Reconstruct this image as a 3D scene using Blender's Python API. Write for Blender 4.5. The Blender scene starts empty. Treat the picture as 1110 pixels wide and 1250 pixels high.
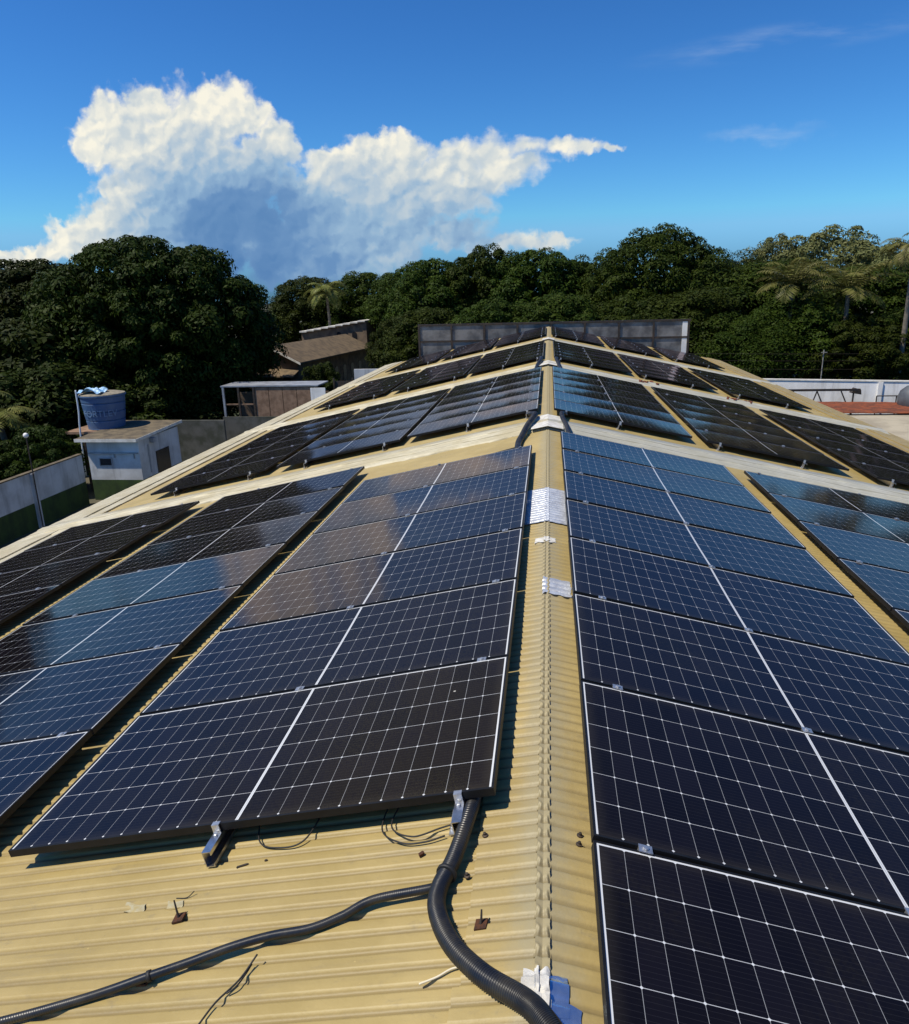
import bpy, bmesh, math, random
import numpy as np
from mathutils import Vector, Matrix
rnd = random.Random(7)
R = math.radians
scene = bpy.context.scene
col = scene.collection
PI = math.pi

# ------------------------------------------------------------------ camera
cam_d = bpy.data.cameras.new('camera')
cam = bpy.data.objects.new('camera', cam_d); col.objects.link(cam)
cam_d.sensor_fit = 'HORIZONTAL'; cam_d.sensor_width = 36.0
cam_d.lens = 36 * 913.24 / 1110
cam_d.clip_start = 0.05; cam_d.clip_end = 3000
CR = Vector((0.992429, 0.120118, -0.025634)); CU = Vector((-0.00985, 0.285871, 0.958217)); CF = Vector((-0.122427, 0.95071, -0.28489))
M = Matrix((CR, CU, -CF)).transposed().to_4x4(); M.translation = (0, 0, 1.884)
cam.matrix_world = M
scene.camera = cam

# ------------------------------------------------------------------ exposure
vs = scene.view_settings
scene.display_settings.display_device = 'sRGB'
vs.view_transform = 'Standard'; vs.look = 'None'; vs.exposure = 0.0; vs.gamma = 1.0
vs.use_curve_mapping = False
scene.cycles.max_bounces = 6; scene.cycles.transparent_max_bounces = 6
scene.cycles.sample_clamp_indirect = 6

# ------------------------------------------------------------------ sun and sky
SUN_EL, SUN_AZ = R(59), R(-113)         # azimuth clockwise from +Y: the sun stands to the left, a touch behind
sdir = Vector((math.cos(SUN_EL) * math.sin(SUN_AZ), math.cos(SUN_EL) * math.cos(SUN_AZ), math.sin(SUN_EL)))
sl = bpy.data.lights.new('sun', 'SUN'); sl.energy = 4.9; sl.angle = R(0.5); sl.color = (1.0, 0.92, 0.77)
so = bpy.data.objects.new('sun', sl); col.objects.link(so)
so.rotation_euler = sdir.to_track_quat('Z', 'Y').to_euler()
so.location = sdir * 60

world = bpy.data.worlds.new('World'); scene.world = world; world.use_nodes = True
SKY_K = 0.075
CLOUD = [(-0.457, 0.197, 0.081, 0.057), (-0.545, 0.201, 0.064, 0.051), (-0.395, 0.217, 0.045, 0.035), (-0.411, 0.234, 0.032, 0.022), (-0.35, 0.182, 0.036, 0.033), (-0.497, 0.146, 0.094, 0.057), (-0.398, 0.141, 0.081, 0.057), (-0.575, 0.19, 0.036, 0.038), (-0.506, 0.234, 0.039, 0.024), (-0.486, 0.104, 0.095, 0.054), (-0.563, 0.09, 0.069, 0.038), (-0.624, 0.078, 0.056, 0.027), (-0.68, 0.063, 0.043, 0.018), (-0.73, 0.054, 0.036, 0.014), (-0.405, 0.078, 0.088, 0.059), (-0.346, 0.061, 0.082, 0.05), (-0.298, 0.099, 0.064, 0.058), (-0.268, 0.15, 0.048, 0.03), (-0.22, 0.162, 0.045, 0.026), (-0.178, 0.161, 0.039, 0.024), (-0.159, 0.136, 0.056, 0.033), (-0.233, 0.111, 0.068, 0.047), (-0.112, 0.152, 0.044, 0.026), (-0.067, 0.159, 0.042, 0.024), (-0.027, 0.163, 0.039, 0.018), (0.013, 0.164, 0.035, 0.013), (0.045, 0.163, 0.029, 0.01), (0.071, 0.161, 0.019, 0.006), (-0.072, 0.133, 0.055, 0.026), (-0.129, 0.107, 0.062, 0.032), (-0.032, 0.145, 0.034, 0.016), (-0.198, 0.08, 0.074, 0.039), (-0.264, 0.053, 0.075, 0.04), (-0.124, 0.068, 0.062, 0.021), (-0.062, 0.055, 0.051, 0.014), (-0.016, 0.053, 0.043, 0.011), (0.014, 0.054, 0.028, 0.007)]
TONE =  [(-0.393, 0.235, 0.036, 0.97), (-0.444, 0.21, 0.043, 0.93), (-0.507, 0.227, 0.038, 0.86), (-0.545, 0.201, 0.041, 0.92), (-0.581, 0.188, 0.032, 0.92), (-0.574, 0.163, 0.026, 0.8), (-0.492, 0.184, 0.044, 0.8), (-0.438, 0.172, 0.038, 0.76), (-0.381, 0.198, 0.037, 0.88), (-0.34, 0.177, 0.027, 0.8), (-0.34, 0.194, 0.016, 0.95), (-0.384, 0.165, 0.031, 0.68), (-0.537, 0.145, 0.036, 0.58), (-0.474, 0.149, 0.038, 0.48), (-0.42, 0.138, 0.038, 0.34), (-0.354, 0.14, 0.037, 0.36), (-0.457, 0.114, 0.038, 0.24), (-0.391, 0.102, 0.044, 0.1), (-0.346, 0.11, 0.035, 0.15), (-0.427, 0.078, 0.039, 0.05), (-0.386, 0.047, 0.028, 0.1), (-0.492, 0.106, 0.032, 0.36), (-0.557, 0.126, 0.024, 0.88), (-0.523, 0.112, 0.018, 0.7), (-0.597, 0.094, 0.033, 0.78), (-0.647, 0.08, 0.034, 0.88), (-0.698, 0.061, 0.034, 0.88), (-0.736, 0.054, 0.028, 0.88), (-0.552, 0.083, 0.029, 0.55), (-0.507, 0.076, 0.026, 0.45), (-0.301, 0.154, 0.017, 0.92), (-0.279, 0.141, 0.022, 0.92), (-0.235, 0.163, 0.024, 0.94), (-0.193, 0.17, 0.024, 0.92), (-0.163, 0.158, 0.019, 0.9), (-0.133, 0.143, 0.021, 0.86), (-0.092, 0.161, 0.023, 0.92), (-0.051, 0.169, 0.023, 0.92), (-0.012, 0.171, 0.023, 0.9), (0.037, 0.167, 0.022, 0.86), (0.071, 0.16, 0.013, 0.8), (-0.112, 0.134, 0.023, 0.87), (-0.072, 0.133, 0.023, 0.74), (-0.032, 0.14, 0.017, 0.74), (-0.237, 0.13, 0.03, 0.62), (-0.185, 0.133, 0.03, 0.66), (-0.281, 0.108, 0.031, 0.5), (-0.229, 0.096, 0.037, 0.56), (-0.155, 0.108, 0.036, 0.56), (-0.103, 0.106, 0.029, 0.54), (-0.333, 0.075, 0.031, 0.28), (-0.284, 0.069, 0.035, 0.36), (-0.22, 0.061, 0.037, 0.46), (-0.156, 0.069, 0.03, 0.46), (-0.393, 0.062, 0.015, 0.74), (-0.093, 0.062, 0.024, 0.5), (-0.032, 0.053, 0.021, 0.76), (0.019, 0.054, 0.021, 0.82), (-0.062, 0.051, 0.018, 0.6), (-0.303, 0.039, 0.035, 0.3)]

class NT:
    """small node-tree helper"""
    def __init__(self, tree):
        self.t = tree; self.n = tree.nodes; self.l = tree.links
        self.n.clear()
    def new(self, kind, **kw):
        nd = self.n.new(kind)
        for k, v in kw.items():
            setattr(nd, k, v)
        return nd
    def set(self, sock, v):
        if isinstance(v, bpy.types.NodeSocket):
            self.l.new(v, sock)
        elif v is not None:
            sock.default_value = v
    def math(self, op, a, b=None, c=None, clamp=False):
        nd = self.new('ShaderNodeMath', operation=op, use_clamp=clamp)
        for i, v in enumerate((a, b, c)):
            self.set(nd.inputs[i], v)
        return nd.outputs[0]
    def vec(self, op, a, b=None, c=None, out=0):
        nd = self.new('ShaderNodeVectorMath', operation=op)
        for i, v in enumerate((a, b, c)):
            self.set(nd.inputs[i], v)
        return nd.outputs['Value' if op in ('LENGTH', 'DOT_PRODUCT') else 0]
    def sep(self, v):
        nd = self.new('ShaderNodeSeparateXYZ'); self.l.new(v, nd.inputs[0]); return nd.outputs
    def comb(self, x, y, z):
        nd = self.new('ShaderNodeCombineXYZ')
        for i, v in enumerate((x, y, z)):
            self.set(nd.inputs[i], v)
        return nd.outputs[0]
    def noise(self, v, scale, detail=2, rough=0.5, color=False):
        nd = self.new('ShaderNodeTexNoise')
        if v is not None: self.l.new(v, nd.inputs['Vector'])
        nd.inputs['Scale'].default_value = scale; nd.inputs['Detail'].default_value = detail
        nd.inputs['Roughness'].default_value = rough
        return nd.outputs['Color' if color else 0]
    def step(self, v, a, b, lo=0.0, hi=1.0, smooth=True):
        nd = self.new('ShaderNodeMapRange', interpolation_type='SMOOTHSTEP' if smooth else 'LINEAR')
        self.set(nd.inputs[0], v)
        nd.inputs[1].default_value = a; nd.inputs[2].default_value = b
        nd.inputs[3].default_value = lo; nd.inputs[4].default_value = hi
        return nd.outputs[0]
    def mix(self, f, a, b, mode='MIX'):
        nd = self.new('ShaderNodeMix', data_type='RGBA', blend_type=mode)
        self.set(nd.inputs[0], f)
        for s, v in ((nd.inputs[6], a), (nd.inputs[7], b)):
            self.set(s, (*v, 1.0) if isinstance(v, tuple) and len(v) == 3 else v)
        return nd.outputs[2]

def build_world():
    w = NT(world.node_tree)
    out = w.new('ShaderNodeOutputWorld'); bg = w.new('ShaderNodeBackground')
    w.l.new(bg.outputs[0], out.inputs[0]); bg.inputs[1].default_value = SKY_K
    sky = w.new('ShaderNodeTexSky', sky_type='NISHITA')
    sky.sun_disc = False; sky.sun_elevation = SUN_EL; sky.sun_rotation = SUN_AZ % (2 * PI)
    sky.altitude = 50; sky.air_density = 1.0; sky.dust_density = 0.4; sky.ozone_density = 2.5
    hs = w.new('ShaderNodeHueSaturation'); w.l.new(sky.outputs[0], hs.inputs['Color'])
    hs.inputs['Saturation'].default_value = 1.22; hs.inputs['Value'].default_value = 1.0
    ch = w.sep(hs.outputs[0])
    def grade(c, g, k):                      # deepen the blue of a clear tropical sky
        v = w.math('MINIMUM', w.math('MULTIPLY', c, SKY_K), 0.5)
        return w.math('MULTIPLY', w.math('POWER', v, g), k / SKY_K)
    bl = grade(ch[2], 1.36, 2.4)
    skycol = w.comb(w.math('MINIMUM', grade(ch[0], 1.15, .80), w.math('MULTIPLY', bl, .26)), w.math('MINIMUM', grade(ch[1], 1.27, 1.72), w.math('MULTIPLY', bl, .635)), bl)
    tc = w.new('ShaderNodeTexCoord'); d = tc.outputs['Generated']
    x, y, z = w.sep(d)
    yy = w.math('MAXIMUM', y, 0.05)
    p = w.comb(w.math('DIVIDE', x, yy), w.math('DIVIDE', z, yy), 0.0)
    n1 = w.vec('SUBTRACT', w.noise(p, 16, 4, 0.55, True), (0.5, 0.5, 0.5))
    n2 = w.vec('SUBTRACT', w.noise(p, 60, 5, 0.6, True), (0.5, 0.5, 0.5))
    q = w.vec('MULTIPLY_ADD', n1, (0.05, 0.04, 0.0), p)
    q = w.vec('MULTIPLY_ADD', n2, (0.022, 0.020, 0.0), q)
    def field(lst, k):
        acc = None
        for (cx, cy, a, b) in lst:
            ln = w.vec('LENGTH', w.vec('MULTIPLY_ADD', q, (1 / a, 1 / b, 0), (-cx / a, -cy / b, 0)))
            acc = ln if acc is None else w.math('SMOOTH_MIN', acc, ln, k)
        return acc
    D = field(CLOUD, 0.25)
    def puffs(sc, sm, off=(0, 0, 0), src=None):
        v = w.new('ShaderNodeTexVoronoi', feature='SMOOTH_F1', voronoi_dimensions='2D')
        w.l.new(w.vec('ADD', src or q, off), v.inputs['Vector']); v.inputs['Scale'].default_value = sc; v.inputs['Smoothness'].default_value = sm
        return v.outputs['Distance']
    pf = w.math('ADD', w.math('MULTIPLY', w.math('SUBTRACT', puffs(26, .5), .42), .45), w.math('MULTIPLY', w.math('SUBTRACT', puffs(64, .5), .42), .28))
    fine = w.noise(p, 90, 5, 0.6)
    dens = w.math('ADD', w.math('ADD', D, pf), w.math('MULTIPLY', w.math('SUBTRACT', fine, 0.5), 0.30))
    right = w.step(x, -0.22, 0.04)           # the anvil thins out into veils to the right
    veil = w.noise(w.vec('MULTIPLY', p, (9.0, 40.0, 1.0)), 1.0, 5, 0.6)
    dens = w.math('ADD', dens, w.math('MULTIPLY', w.math('MULTIPLY', right, w.math('SUBTRACT', veil, 0.42)), 0.9))
    al0 = w.math('DIVIDE', w.math('SUBTRACT', 1.16, dens), w.math('MULTIPLY_ADD', right, 0.40, 0.42), clamp=True)
    alpha = w.step(al0, 0.0, 1.0)
    # streaky cirrus veils
    pc = w.vec('MULTIPLY', p, (5.0, 26.0, 1.0))
    cir = w.noise(pc, 1.0, 5, 0.6)
    c1 = w.vec('LENGTH', w.vec('MULTIPLY_ADD', w.comb(w.sep(p)[0], w.math('SUBTRACT', w.sep(p)[1], w.math('MULTIPLY', w.sep(p)[0], 0.09)), 0.0), (1 / 0.17, 1 / 0.018, 0), (-0.27 / 0.17, -0.238 / 0.018, 0)))
    c2 = w.vec('LENGTH', w.vec('MULTIPLY_ADD', q, (1 / 0.07, 1 / 0.012, 0), (-0.25 / 0.07, -0.165 / 0.012, 0)))
    cm = w.step(w.math('MINIMUM', c1, c2), 1.2, 0.2)
    cirrus = w.math('MULTIPLY', w.math('MULTIPLY', cm, w.step(cir, 0.38, 0.75)), 0.42)
    # a pale high cloud bank above the picture (the panels mirror it)
    h1 = w.vec('LENGTH', w.vec('MULTIPLY_ADD', q, (1 / 0.42, 1 / 0.16, 0), (0.50 / 0.42, -0.60 / 0.16, 0)))
    hn = w.noise(p, 9, 5, 0.6)
    high = w.math('MULTIPLY', w.step(w.math('ADD', h1, w.math('MULTIPLY', w.math('SUBTRACT', hn, 0.5), 1.3)), 1.35, 0.25), 0.70)
    # cloud light and shade: broad tone of each billow, then puff relief lit from the upper left
    num = den = None
    for (cx, cy, a, tv) in TONE:
        dv = w.vec('MULTIPLY_ADD', q, (1 / a, 1 / a, 0), (-cx / a, -cy / a, 0))
        wt = w.math('POWER', 2.718, w.math('MULTIPLY', w.vec('DOT_PRODUCT', dv, dv), -0.75))
        num = w.math('MULTIPLY_ADD', wt, tv, num if num is not None else 1e-5)
        den = w.math('ADD', wt, den) if den is not None else w.math('ADD', wt, 2e-5)
    tone = w.math('DIVIDE', num, den)
    def relief(sc, off, sm):
        return w.math('SUBTRACT', puffs(sc, sm, (off * .6, -off, 0)), puffs(sc, sm))
    rel = w.math('ADD', w.math('MULTIPLY', relief(24, 0.010, .6), 0.55), w.math('MULTIPLY', relief(58, 0.005, .6), 0.45))
    rel = w.math('ADD', rel, w.math('MULTIPLY', w.math('SUBTRACT', w.noise(p, 48, 5, 0.55), 0.5), 0.30))
    tone = w.math('ADD', tone, w.math('MULTIPLY', rel, w.math('MULTIPLY_ADD', tone, 0.36, 0.26)))
    tone = w.math('ADD', tone, w.math('MULTIPLY', w.step(dens, 0.45, 0.95), 0.06), clamp=True)
    rp = w.new('ShaderNodeValToRGB'); w.l.new(tone, rp.inputs[0])
    els = rp.color_ramp.elements
    els[0].position = 0.05; els[0].color = (0.10, 0.235, 0.49, 1)
    els[1].position = 1.0; els[1].color = (1.05, 1.0, 0.84, 1)
    for ps, c in ((0.30, (0.16, 0.31, 0.56, 1)), (0.52, (0.33, 0.50, 0.69, 1)), (0.75, (0.64, 0.71, 0.74, 1))):
        e = els.new(ps); e.color = c
    body = rp.outputs[0]
    cc = w.vec('SCALE', body, None); cc.node.inputs['Scale'].default_value = 0.93 / SKY_K
    base = skycol
    hc = w.mix(high, base, tuple(v / SKY_K for v in (0.31, 0.31, 0.21)))
    ci = w.mix(cirrus, hc, tuple(v / SKY_K for v in (0.55, 0.66, 0.80)))
    front = w.step(y, 0.06, 0.2)
    al = w.math('MULTIPLY', w.math('MULTIPLY', alpha, 0.97), front)
    fin = w.mix(al, ci, cc)
    w.l.new(fin, bg.inputs[0])
build_world()

# ------------------------------------------------------------------ helpers
def tag(o, label=None, cat=None, group=None, kind=None):
    if label: o['label'] = label
    if cat: o['category'] = cat
    if group: o['group'] = group
    if kind: o['kind'] = kind
    return o
def empty(name, loc=(0, 0, 0), label=None, cat=None, group=None):
    o = bpy.data.objects.new(name, None); col.objects.link(o); o.location = loc
    o.empty_display_size = 0.2
    return tag(o, label, cat, group)
def link(name, mesh, parent=None, local=False):
    o = bpy.data.objects.new(name, mesh); col.objects.link(o)
    if parent is not None:
        o.parent = parent
        if not local: o.location = -Vector(parent.location)
    return o
def copy_tree(o, parent=None):
    c = o.copy(); col.objects.link(c)
    if parent is not None: c.parent = parent
    for ch in list(o.children):
        copy_tree(ch, c)
    return c

class MB:
    """collects verts/faces, then links them as ONE mesh object"""
    def __init__(self): self.v = []; self.f = []
    def add(self, vs, fs):
        b = len(self.v); self.v += [tuple(p) for p in vs]; self.f += [tuple(b + i for i in f) for f in fs]
        return self
    def box(self, x0, x1, y0, y1, z0, z1, T=None):
        vs = [(x, y, z) for z in (z0, z1) for y in (y0, y1) for x in (x0, x1)]
        if T: vs = [T(Vector(p)) for p in vs]
        return self.add(vs, [(0, 2, 3, 1), (4, 5, 7, 6), (0, 1, 5, 4), (1, 3, 7, 5), (3, 2, 6, 7), (2, 0, 4, 6)])
    def quad(self, *ps): return self.add(ps, [tuple(range(len(ps)))])
    def prism(self, pts, off):
        """polygon pts extruded by vector off"""
        n = len(pts); off = Vector(off)
        vs = [Vector(p) for p in pts] + [Vector(p) + off for p in pts]
        fs = [tuple(range(n))[::-1], tuple(range(n, 2 * n))] + [(i, (i + 1) % n, n + (i + 1) % n, n + i) for i in range(n)]
        return self.add(vs, fs)
    def tube(self, pts, rad, seg=10, cap=True):
        pts = [Vector(p) for p in pts]; n = len(pts)
        rad = rad if hasattr(rad, '__len__') else [rad] * n
        up = None; vs = []
        for i in range(n):
            t = (pts[min(i + 1, n - 1)] - pts[max(i - 1, 0)]).normalized()
            if up is None:
                up = Vector((0, 0, 1)) if abs(t.z) < 0.9 else Vector((1, 0, 0))
            a = t.cross(up).normalized(); b = a.cross(t).normalized(); up = b
            for k in range(seg):
                an = 2 * PI * k / seg
                vs.append(pts[i] + (a * math.cos(an) + b * math.sin(an)) * rad[i])
        fs = [(i * seg + k, i * seg + (k + 1) % seg, (i + 1) * seg + (k + 1) % seg, (i + 1) * seg + k) for i in range(n - 1) for k in range(seg)]
        if cap:
            fs += [tuple(range(seg))[::-1], tuple((n - 1) * seg + k for k in range(seg))]
        return self.add(vs, fs)
    def lathe(self, c, prof, seg=24):
        c = Vector(c); vs = []
        for (r, z) in prof:
            for k in range(seg):
                vs.append(c + Vector((r * math.cos(2 * PI * k / seg), r * math.sin(2 * PI * k / seg), z)))
        n = len(prof)
        fs = [(i * seg + k, i * seg + (k + 1) % seg, (i + 1) * seg + (k + 1) % seg, (i + 1) * seg + k) for i in range(n - 1) for k in range(seg)]
        fs += [tuple(range(seg))[::-1], tuple((n - 1) * seg + k for k in range(seg))]
        return self.add(vs, fs)
    def mesh(self, name, mat, smooth=False):
        me = bpy.data.meshes.new(name); me.from_pydata(self.v, [], self.f); me.update()
        if mat: me.materials.append(mat)
        if smooth: me.polygons.foreach_set('use_smooth', [True] * len(me.polygons))
        return me
    def build(self, name, mat, parent=None, smooth=False, local=False):
        return link(name, self.mesh(name, mat, smooth), parent, local)

def np_mesh(name, V, F, mat, smooth=False):
    """V (n,3), F (m,k) numpy"""
    me = bpy.data.meshes.new(name)
    k = F.shape[1]
    me.vertices.add(len(V)); me.vertices.foreach_set('co', V.astype(np.float32).ravel())
    me.loops.add(F.size); me.loops.foreach_set('vertex_index', F.astype(np.int32).ravel())
    me.polygons.add(len(F)); me.polygons.foreach_set('loop_start', np.arange(0, F.size, k, dtype=np.int32))
    me.polygons.foreach_set('loop_total', np.full(len(F), k, dtype=np.int32))
    if smooth: me.polygons.foreach_set('use_smooth', np.ones(len(F), dtype=bool))
    me.materials.append(mat); me.update(calc_edges=True); me.validate()
    return me

def spline(pts, n):
    """Catmull-Rom through pts"""
    P = [Vector(p) for p in pts]; P = [2 * P[0] - P[1]] + P + [2 * P[-1] - P[-2]]
    out = []; segs = len(P) - 3
    for i in range(n + 1):
        t = i / n * segs; k = min(int(t), segs - 1); t -= k
        a, b, c, d = P[k:k + 4]
        out.append(0.5 * ((2 * b) + (c - a) * t + (2 * a - 5 * b + 4 * c - d) * t * t + (3 * b - a - 3 * c + d) * t ** 3))
    return out

# ------------------------------------------------------------------ materials
def mat(name, base, rough=0.7, metal=0.0, var=None, vscale=3.0, spec=None, bump=0.0, bscale=20.0, vdetail=4, streak=False):
    m = bpy.data.materials.new(name); m.use_nodes = True
    t = NT(m.node_tree); o = t.new('ShaderNodeOutputMaterial'); b = t.new('ShaderNodeBsdfPrincipled')
    t.l.new(b.outputs[0], o.inputs[0])
    b.inputs['Base Color'].default_value = (*base, 1); b.inputs['Roughness'].default_value = rough
    b.inputs['Metallic'].default_value = metal
    if spec is not None: b.inputs['Specular IOR Level'].default_value = spec
    tc = t.new('ShaderNodeTexCoord'); c = tc.outputs['Object']
    if var is not None:
        n = t.noise(c, vscale, vdetail, 0.6)
        k = t.mix(t.step(n, 0.35, 0.68), base, var)
        if streak:                                 # rain streaks down the wall
            sn = t.noise(t.vec('MULTIPLY', c, (2.6, 2.6, .22)), 1.0, 6, 0.65)
            k = t.mix(t.math('MULTIPLY', t.step(sn, 0.50, 0.72), .6), k, tuple(v * .55 for v in var))
        t.l.new(k, b.inputs['Base Color'])
    if bump:
        bn = t.new('ShaderNodeBump'); bn.inputs['Strength'].default_value = bump; bn.inputs['Distance'].default_value = 0.01
        t.l.new(t.noise(c, bscale, 5, 0.6), bn.inputs['Height']); t.l.new(bn.outputs[0], b.inputs['Normal'])
    m['nt'] = 0
    return m

def roof_paint(name, c0, c1, c2, stain, rough=0.5, apex=None):
    """painted corrugated sheet: per-sheet tone, streaks running down the slope, small pale scuffs"""
    m = bpy.data.materials.new(name); m.use_nodes = True
    t = NT(m.node_tree); o = t.new('ShaderNodeOutputMaterial'); b = t.new('ShaderNodeBsdfPrincipled')
    t.l.new(b.outputs[0], o.inputs[0])
    geo = t.new('ShaderNodeNewGeometry'); P = geo.outputs['Position']
    x, y, z = t.sep(P)
    sh = t.math('FLOOR', t.math('DIVIDE', y, 0.915)); sx = t.math('FLOOR', t.math('DIVIDE', x, 2.95))
    wn = t.new('ShaderNodeTexWhiteNoise', noise_dimensions='2D'); t.l.new(t.comb(sh, sx, 0.0), wn.inputs['Vector'])
    streak = t.noise(t.vec('MULTIPLY', P, (0.9, 9.0, 0.9)), 1.6, 5, 0.65)
    blot = t.noise(P, 2.1, 6, 0.6)
    speck = t.noise(P, 38.0, 3, 0.7)
    a = t.mix(t.step(blot, 0.36, 0.64), c0, c1)
    smut = t.noise(t.vec('MULTIPLY', P, (2.2, 5.0, 2.2)), 3.3, 6, 0.7)
    a = t.mix(t.math('MULTIPLY', t.step(smut, 0.56, 0.72), 0.45), a, tuple((v + .12) * .55 for v in stain))
    a = t.mix(t.math('MULTIPLY', wn.outputs[0], 0.35), a, c2)
    a = t.mix(t.math('MULTIPLY', t.step(streak, 0.5, 0.8), 0.55), a, stain)
    a = t.mix(t.math('MULTIPLY', t.step(speck, 0.68, 0.8), 0.5), a, tuple(min(1, v * 1.45) for v in c1))
    a = t.mix(t.math('MULTIPLY', t.step(speck, 0.33, 0.24), 0.45), a, stain)
    if apex:
        ap = t.step(t.math('ADD', t.math('ABSOLUTE', x), t.math('MULTIPLY', t.math('SUBTRACT', t.noise(P, 14.0, 4, .6), .5), .16)), 0.15, 0.02)
        a = t.mix(t.math('MULTIPLY', ap, .8), a, apex)
    # valleys of the sheet darkened: grime, plus their shade lines painted in
    ph = t.math('COSINE', t.math('MULTIPLY', y, 2 * PI / 0.0762))
    valley_tone = t.math('MULTIPLY', t.step(ph, -0.45, -0.95), t.math('MULTIPLY_ADD', blot, 0.7, 0.15))
    a = t.mix(valley_tone, a, tuple(v * 0.62 for v in stain))
    t.l.new(a, b.inputs['Base Color'])
    b.inputs['Roughness'].default_value = rough; b.inputs['Specular IOR Level'].default_value = 0.35
    bn = t.new('ShaderNodeBump'); bn.inputs['Strength'].default_value = 0.35; bn.inputs['Distance'].default_value = 0.012
    t.l.new(t.math('ADD', t.noise(P, 9.0, 4, 0.6), t.math('MULTIPLY', speck, 0.12)), bn.inputs['Height']); t.l.new(bn.outputs[0], b.inputs['Normal'])
    return m

m_roof = roof_paint('roof_paint_beige', (0.365, 0.273, 0.100), (0.45, 0.342, 0.138), (0.31, 0.234, 0.092), (0.225, 0.174, 0.09))
m_cap = roof_paint('ridge_paint_beige', (0.365, 0.275, 0.107), (0.44, 0.337, 0.138), (0.32, 0.244, 0.102), (0.225, 0.176, 0.092), apex=(0.33, 0.285, 0.17))
m_flash = roof_paint('flashing_cream', (0.50, 0.44, 0.29), (0.64, 0.59, 0.44), (0.41, 0.345, 0.19), (0.29, 0.245, 0.145))
m_flash_grey = roof_paint('flashing_grey', (0.42, 0.41, 0.34), (0.50, 0.49, 0.42), (0.34, 0.32, 0.24), (0.26, 0.25, 0.20))
m_foil = mat('sealant_foil', (0.70, 0.73, 0.77), 0.42, 0.45, (0.52, 0.54, 0.58), 8, bump=0.7, bscale=30)
m_foilblue = mat('creased_foil', (0.62, 0.74, 0.90), 0.22, 0.9, (0.42, 0.60, 0.85), 26, bump=0.35, bscale=22)  # blue of the reflected sky tinted into the foil's base colour
m_sealant = mat('white_sealant', (0.68, 0.67, 0.63), 0.55, 0.0, (0.50, 0.48, 0.43), 9, bump=0.6, bscale=60, vdetail=6)
m_alu = mat('aluminium', (0.70, 0.70, 0.70), 0.32, 1.0, (0.55, 0.55, 0.55), 30)
m_clamp = mat('clamp_aluminium', (0.66, 0.67, 0.68), 0.40, 0.85, (0.50, 0.50, 0.50), 60)
m_frame = mat('black_anodised', (0.006, 0.006, 0.007), 0.5, 0.0, (0.010, 0.010, 0.011), 12, spec=.3)
m_pipe = mat('black_conduit', (0.009, 0.011, 0.017), 0.36, 0.0, (0.035, 0.032, 0.026), 9, vdetail=7)
m_rust = mat('rusty_steel', (0.10, 0.035, 0.012), 0.85, 0.2, (0.04, 0.02, 0.012), 60)
m_dark = mat('dark_void', (0.012, 0.012, 0.012), 0.9)
m_wire = mat('black_wire', (0.015, 0.015, 0.015), 0.6)
m_twig = mat('pale_twig', (0.70, 0.62, 0.45), 0.8)
m_tile = mat('red_clay_tile', (0.24, 0.062, 0.022), 0.88, 0.0, (0.10, 0.035, 0.02), 2.5, bump=0.5)
m_oldtile = mat('weathered_tile', (0.17, 0.12, 0.066), 0.9, 0.0, (0.095, 0.068, 0.04), 1.6, bump=0.5, bscale=6)
m_white = mat('old_white_paint', (0.62, 0.63, 0.63), 0.8, 0.0, (0.44, 0.44, 0.43), 0.8, vdetail=7, streak=True)
m_white2 = mat('stained_white_paint', (0.90, 0.88, 0.84), 0.8, 0.0, (0.74, 0.72, 0.67), 1.0, streak=True)
m_wallgreen = mat('green_wall_paint', (0.04, 0.075, 0.012), 0.8, 0.0, (0.022, 0.042, 0.01), 1.5, streak=True)
m_slab = mat('dirty_slab', (0.16, 0.125, 0.075), 0.9, 0.0, (0.075, 0.06, 0.04), 2.2, bump=0.4)
m_slabedge = mat('slab_edge_paint', (0.72, 0.70, 0.64), 0.8, 0.0, (0.55, 0.52, 0.45), 3)
m_tank = mat('blue_polyethylene', (0.045, 0.105, 0.235), 0.45, 0.0, (0.075, 0.14, 0.25), 1.6)
m_tanktext = mat('faded_lettering', (0.13, 0.22, 0.36), 0.6)
m_tarp = mat('blue_tarp', (0.20, 0.45, 0.72), 0.5, 0.0, (0.42, 0.60, 0.75), 4, bump=1, bscale=8)
m_tanklid = mat('dusty_lid', (0.30, 0.26, 0.19), 0.9, 0.0, (0.18, 0.16, 0.12), 5)
m_pvc = mat('pvc_pipe', (0.62, 0.68, 0.74), 0.5)
m_glassdark = mat('dark_opening', (0.02, 0.022, 0.025), 0.25)
m_brick = mat('brown_brick_wall', (0.15, 0.105, 0.068), 0.9, 0.0, (0.11, 0.072, 0.045), 1.2, bump=0.4)
m_brick2 = mat('brown_render', (0.22, 0.155, 0.095), 0.9, 0.0, (0.12, 0.085, 0.055), 1.4)
m_plank = mat('weathered_planks', (0.30, 0.19, 0.12), 0.85, 0.0, (0.17, 0.10, 0.06), 2.2)
m_zinc = mat('zinc_sheet', (0.42, 0.44, 0.47), 0.5, 0.35, (0.28, 0.29, 0.31), 1.4)
m_steel = mat('dark_steel', (0.045, 0.04, 0.035), 0.6, 0.4, (0.09, 0.06, 0.04), 6)
m_ground = mat('yard_earth', (0.10, 0.085, 0.055), 0.95, 0.0, (0.045, 0.06, 0.022), 0.12)
m_smear = mat('grey_smear', (0.38, 0.34, 0.22), 0.8, 0.0, (0.34, 0.27, 0.12), 40)
m_shadewall = mat('mossy_render', (0.11, 0.11, 0.10), 0.9, 0.0, (0.05, 0.055, 0.04), 1.2)  # garden wall's shade painted in as a darker base colour
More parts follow.
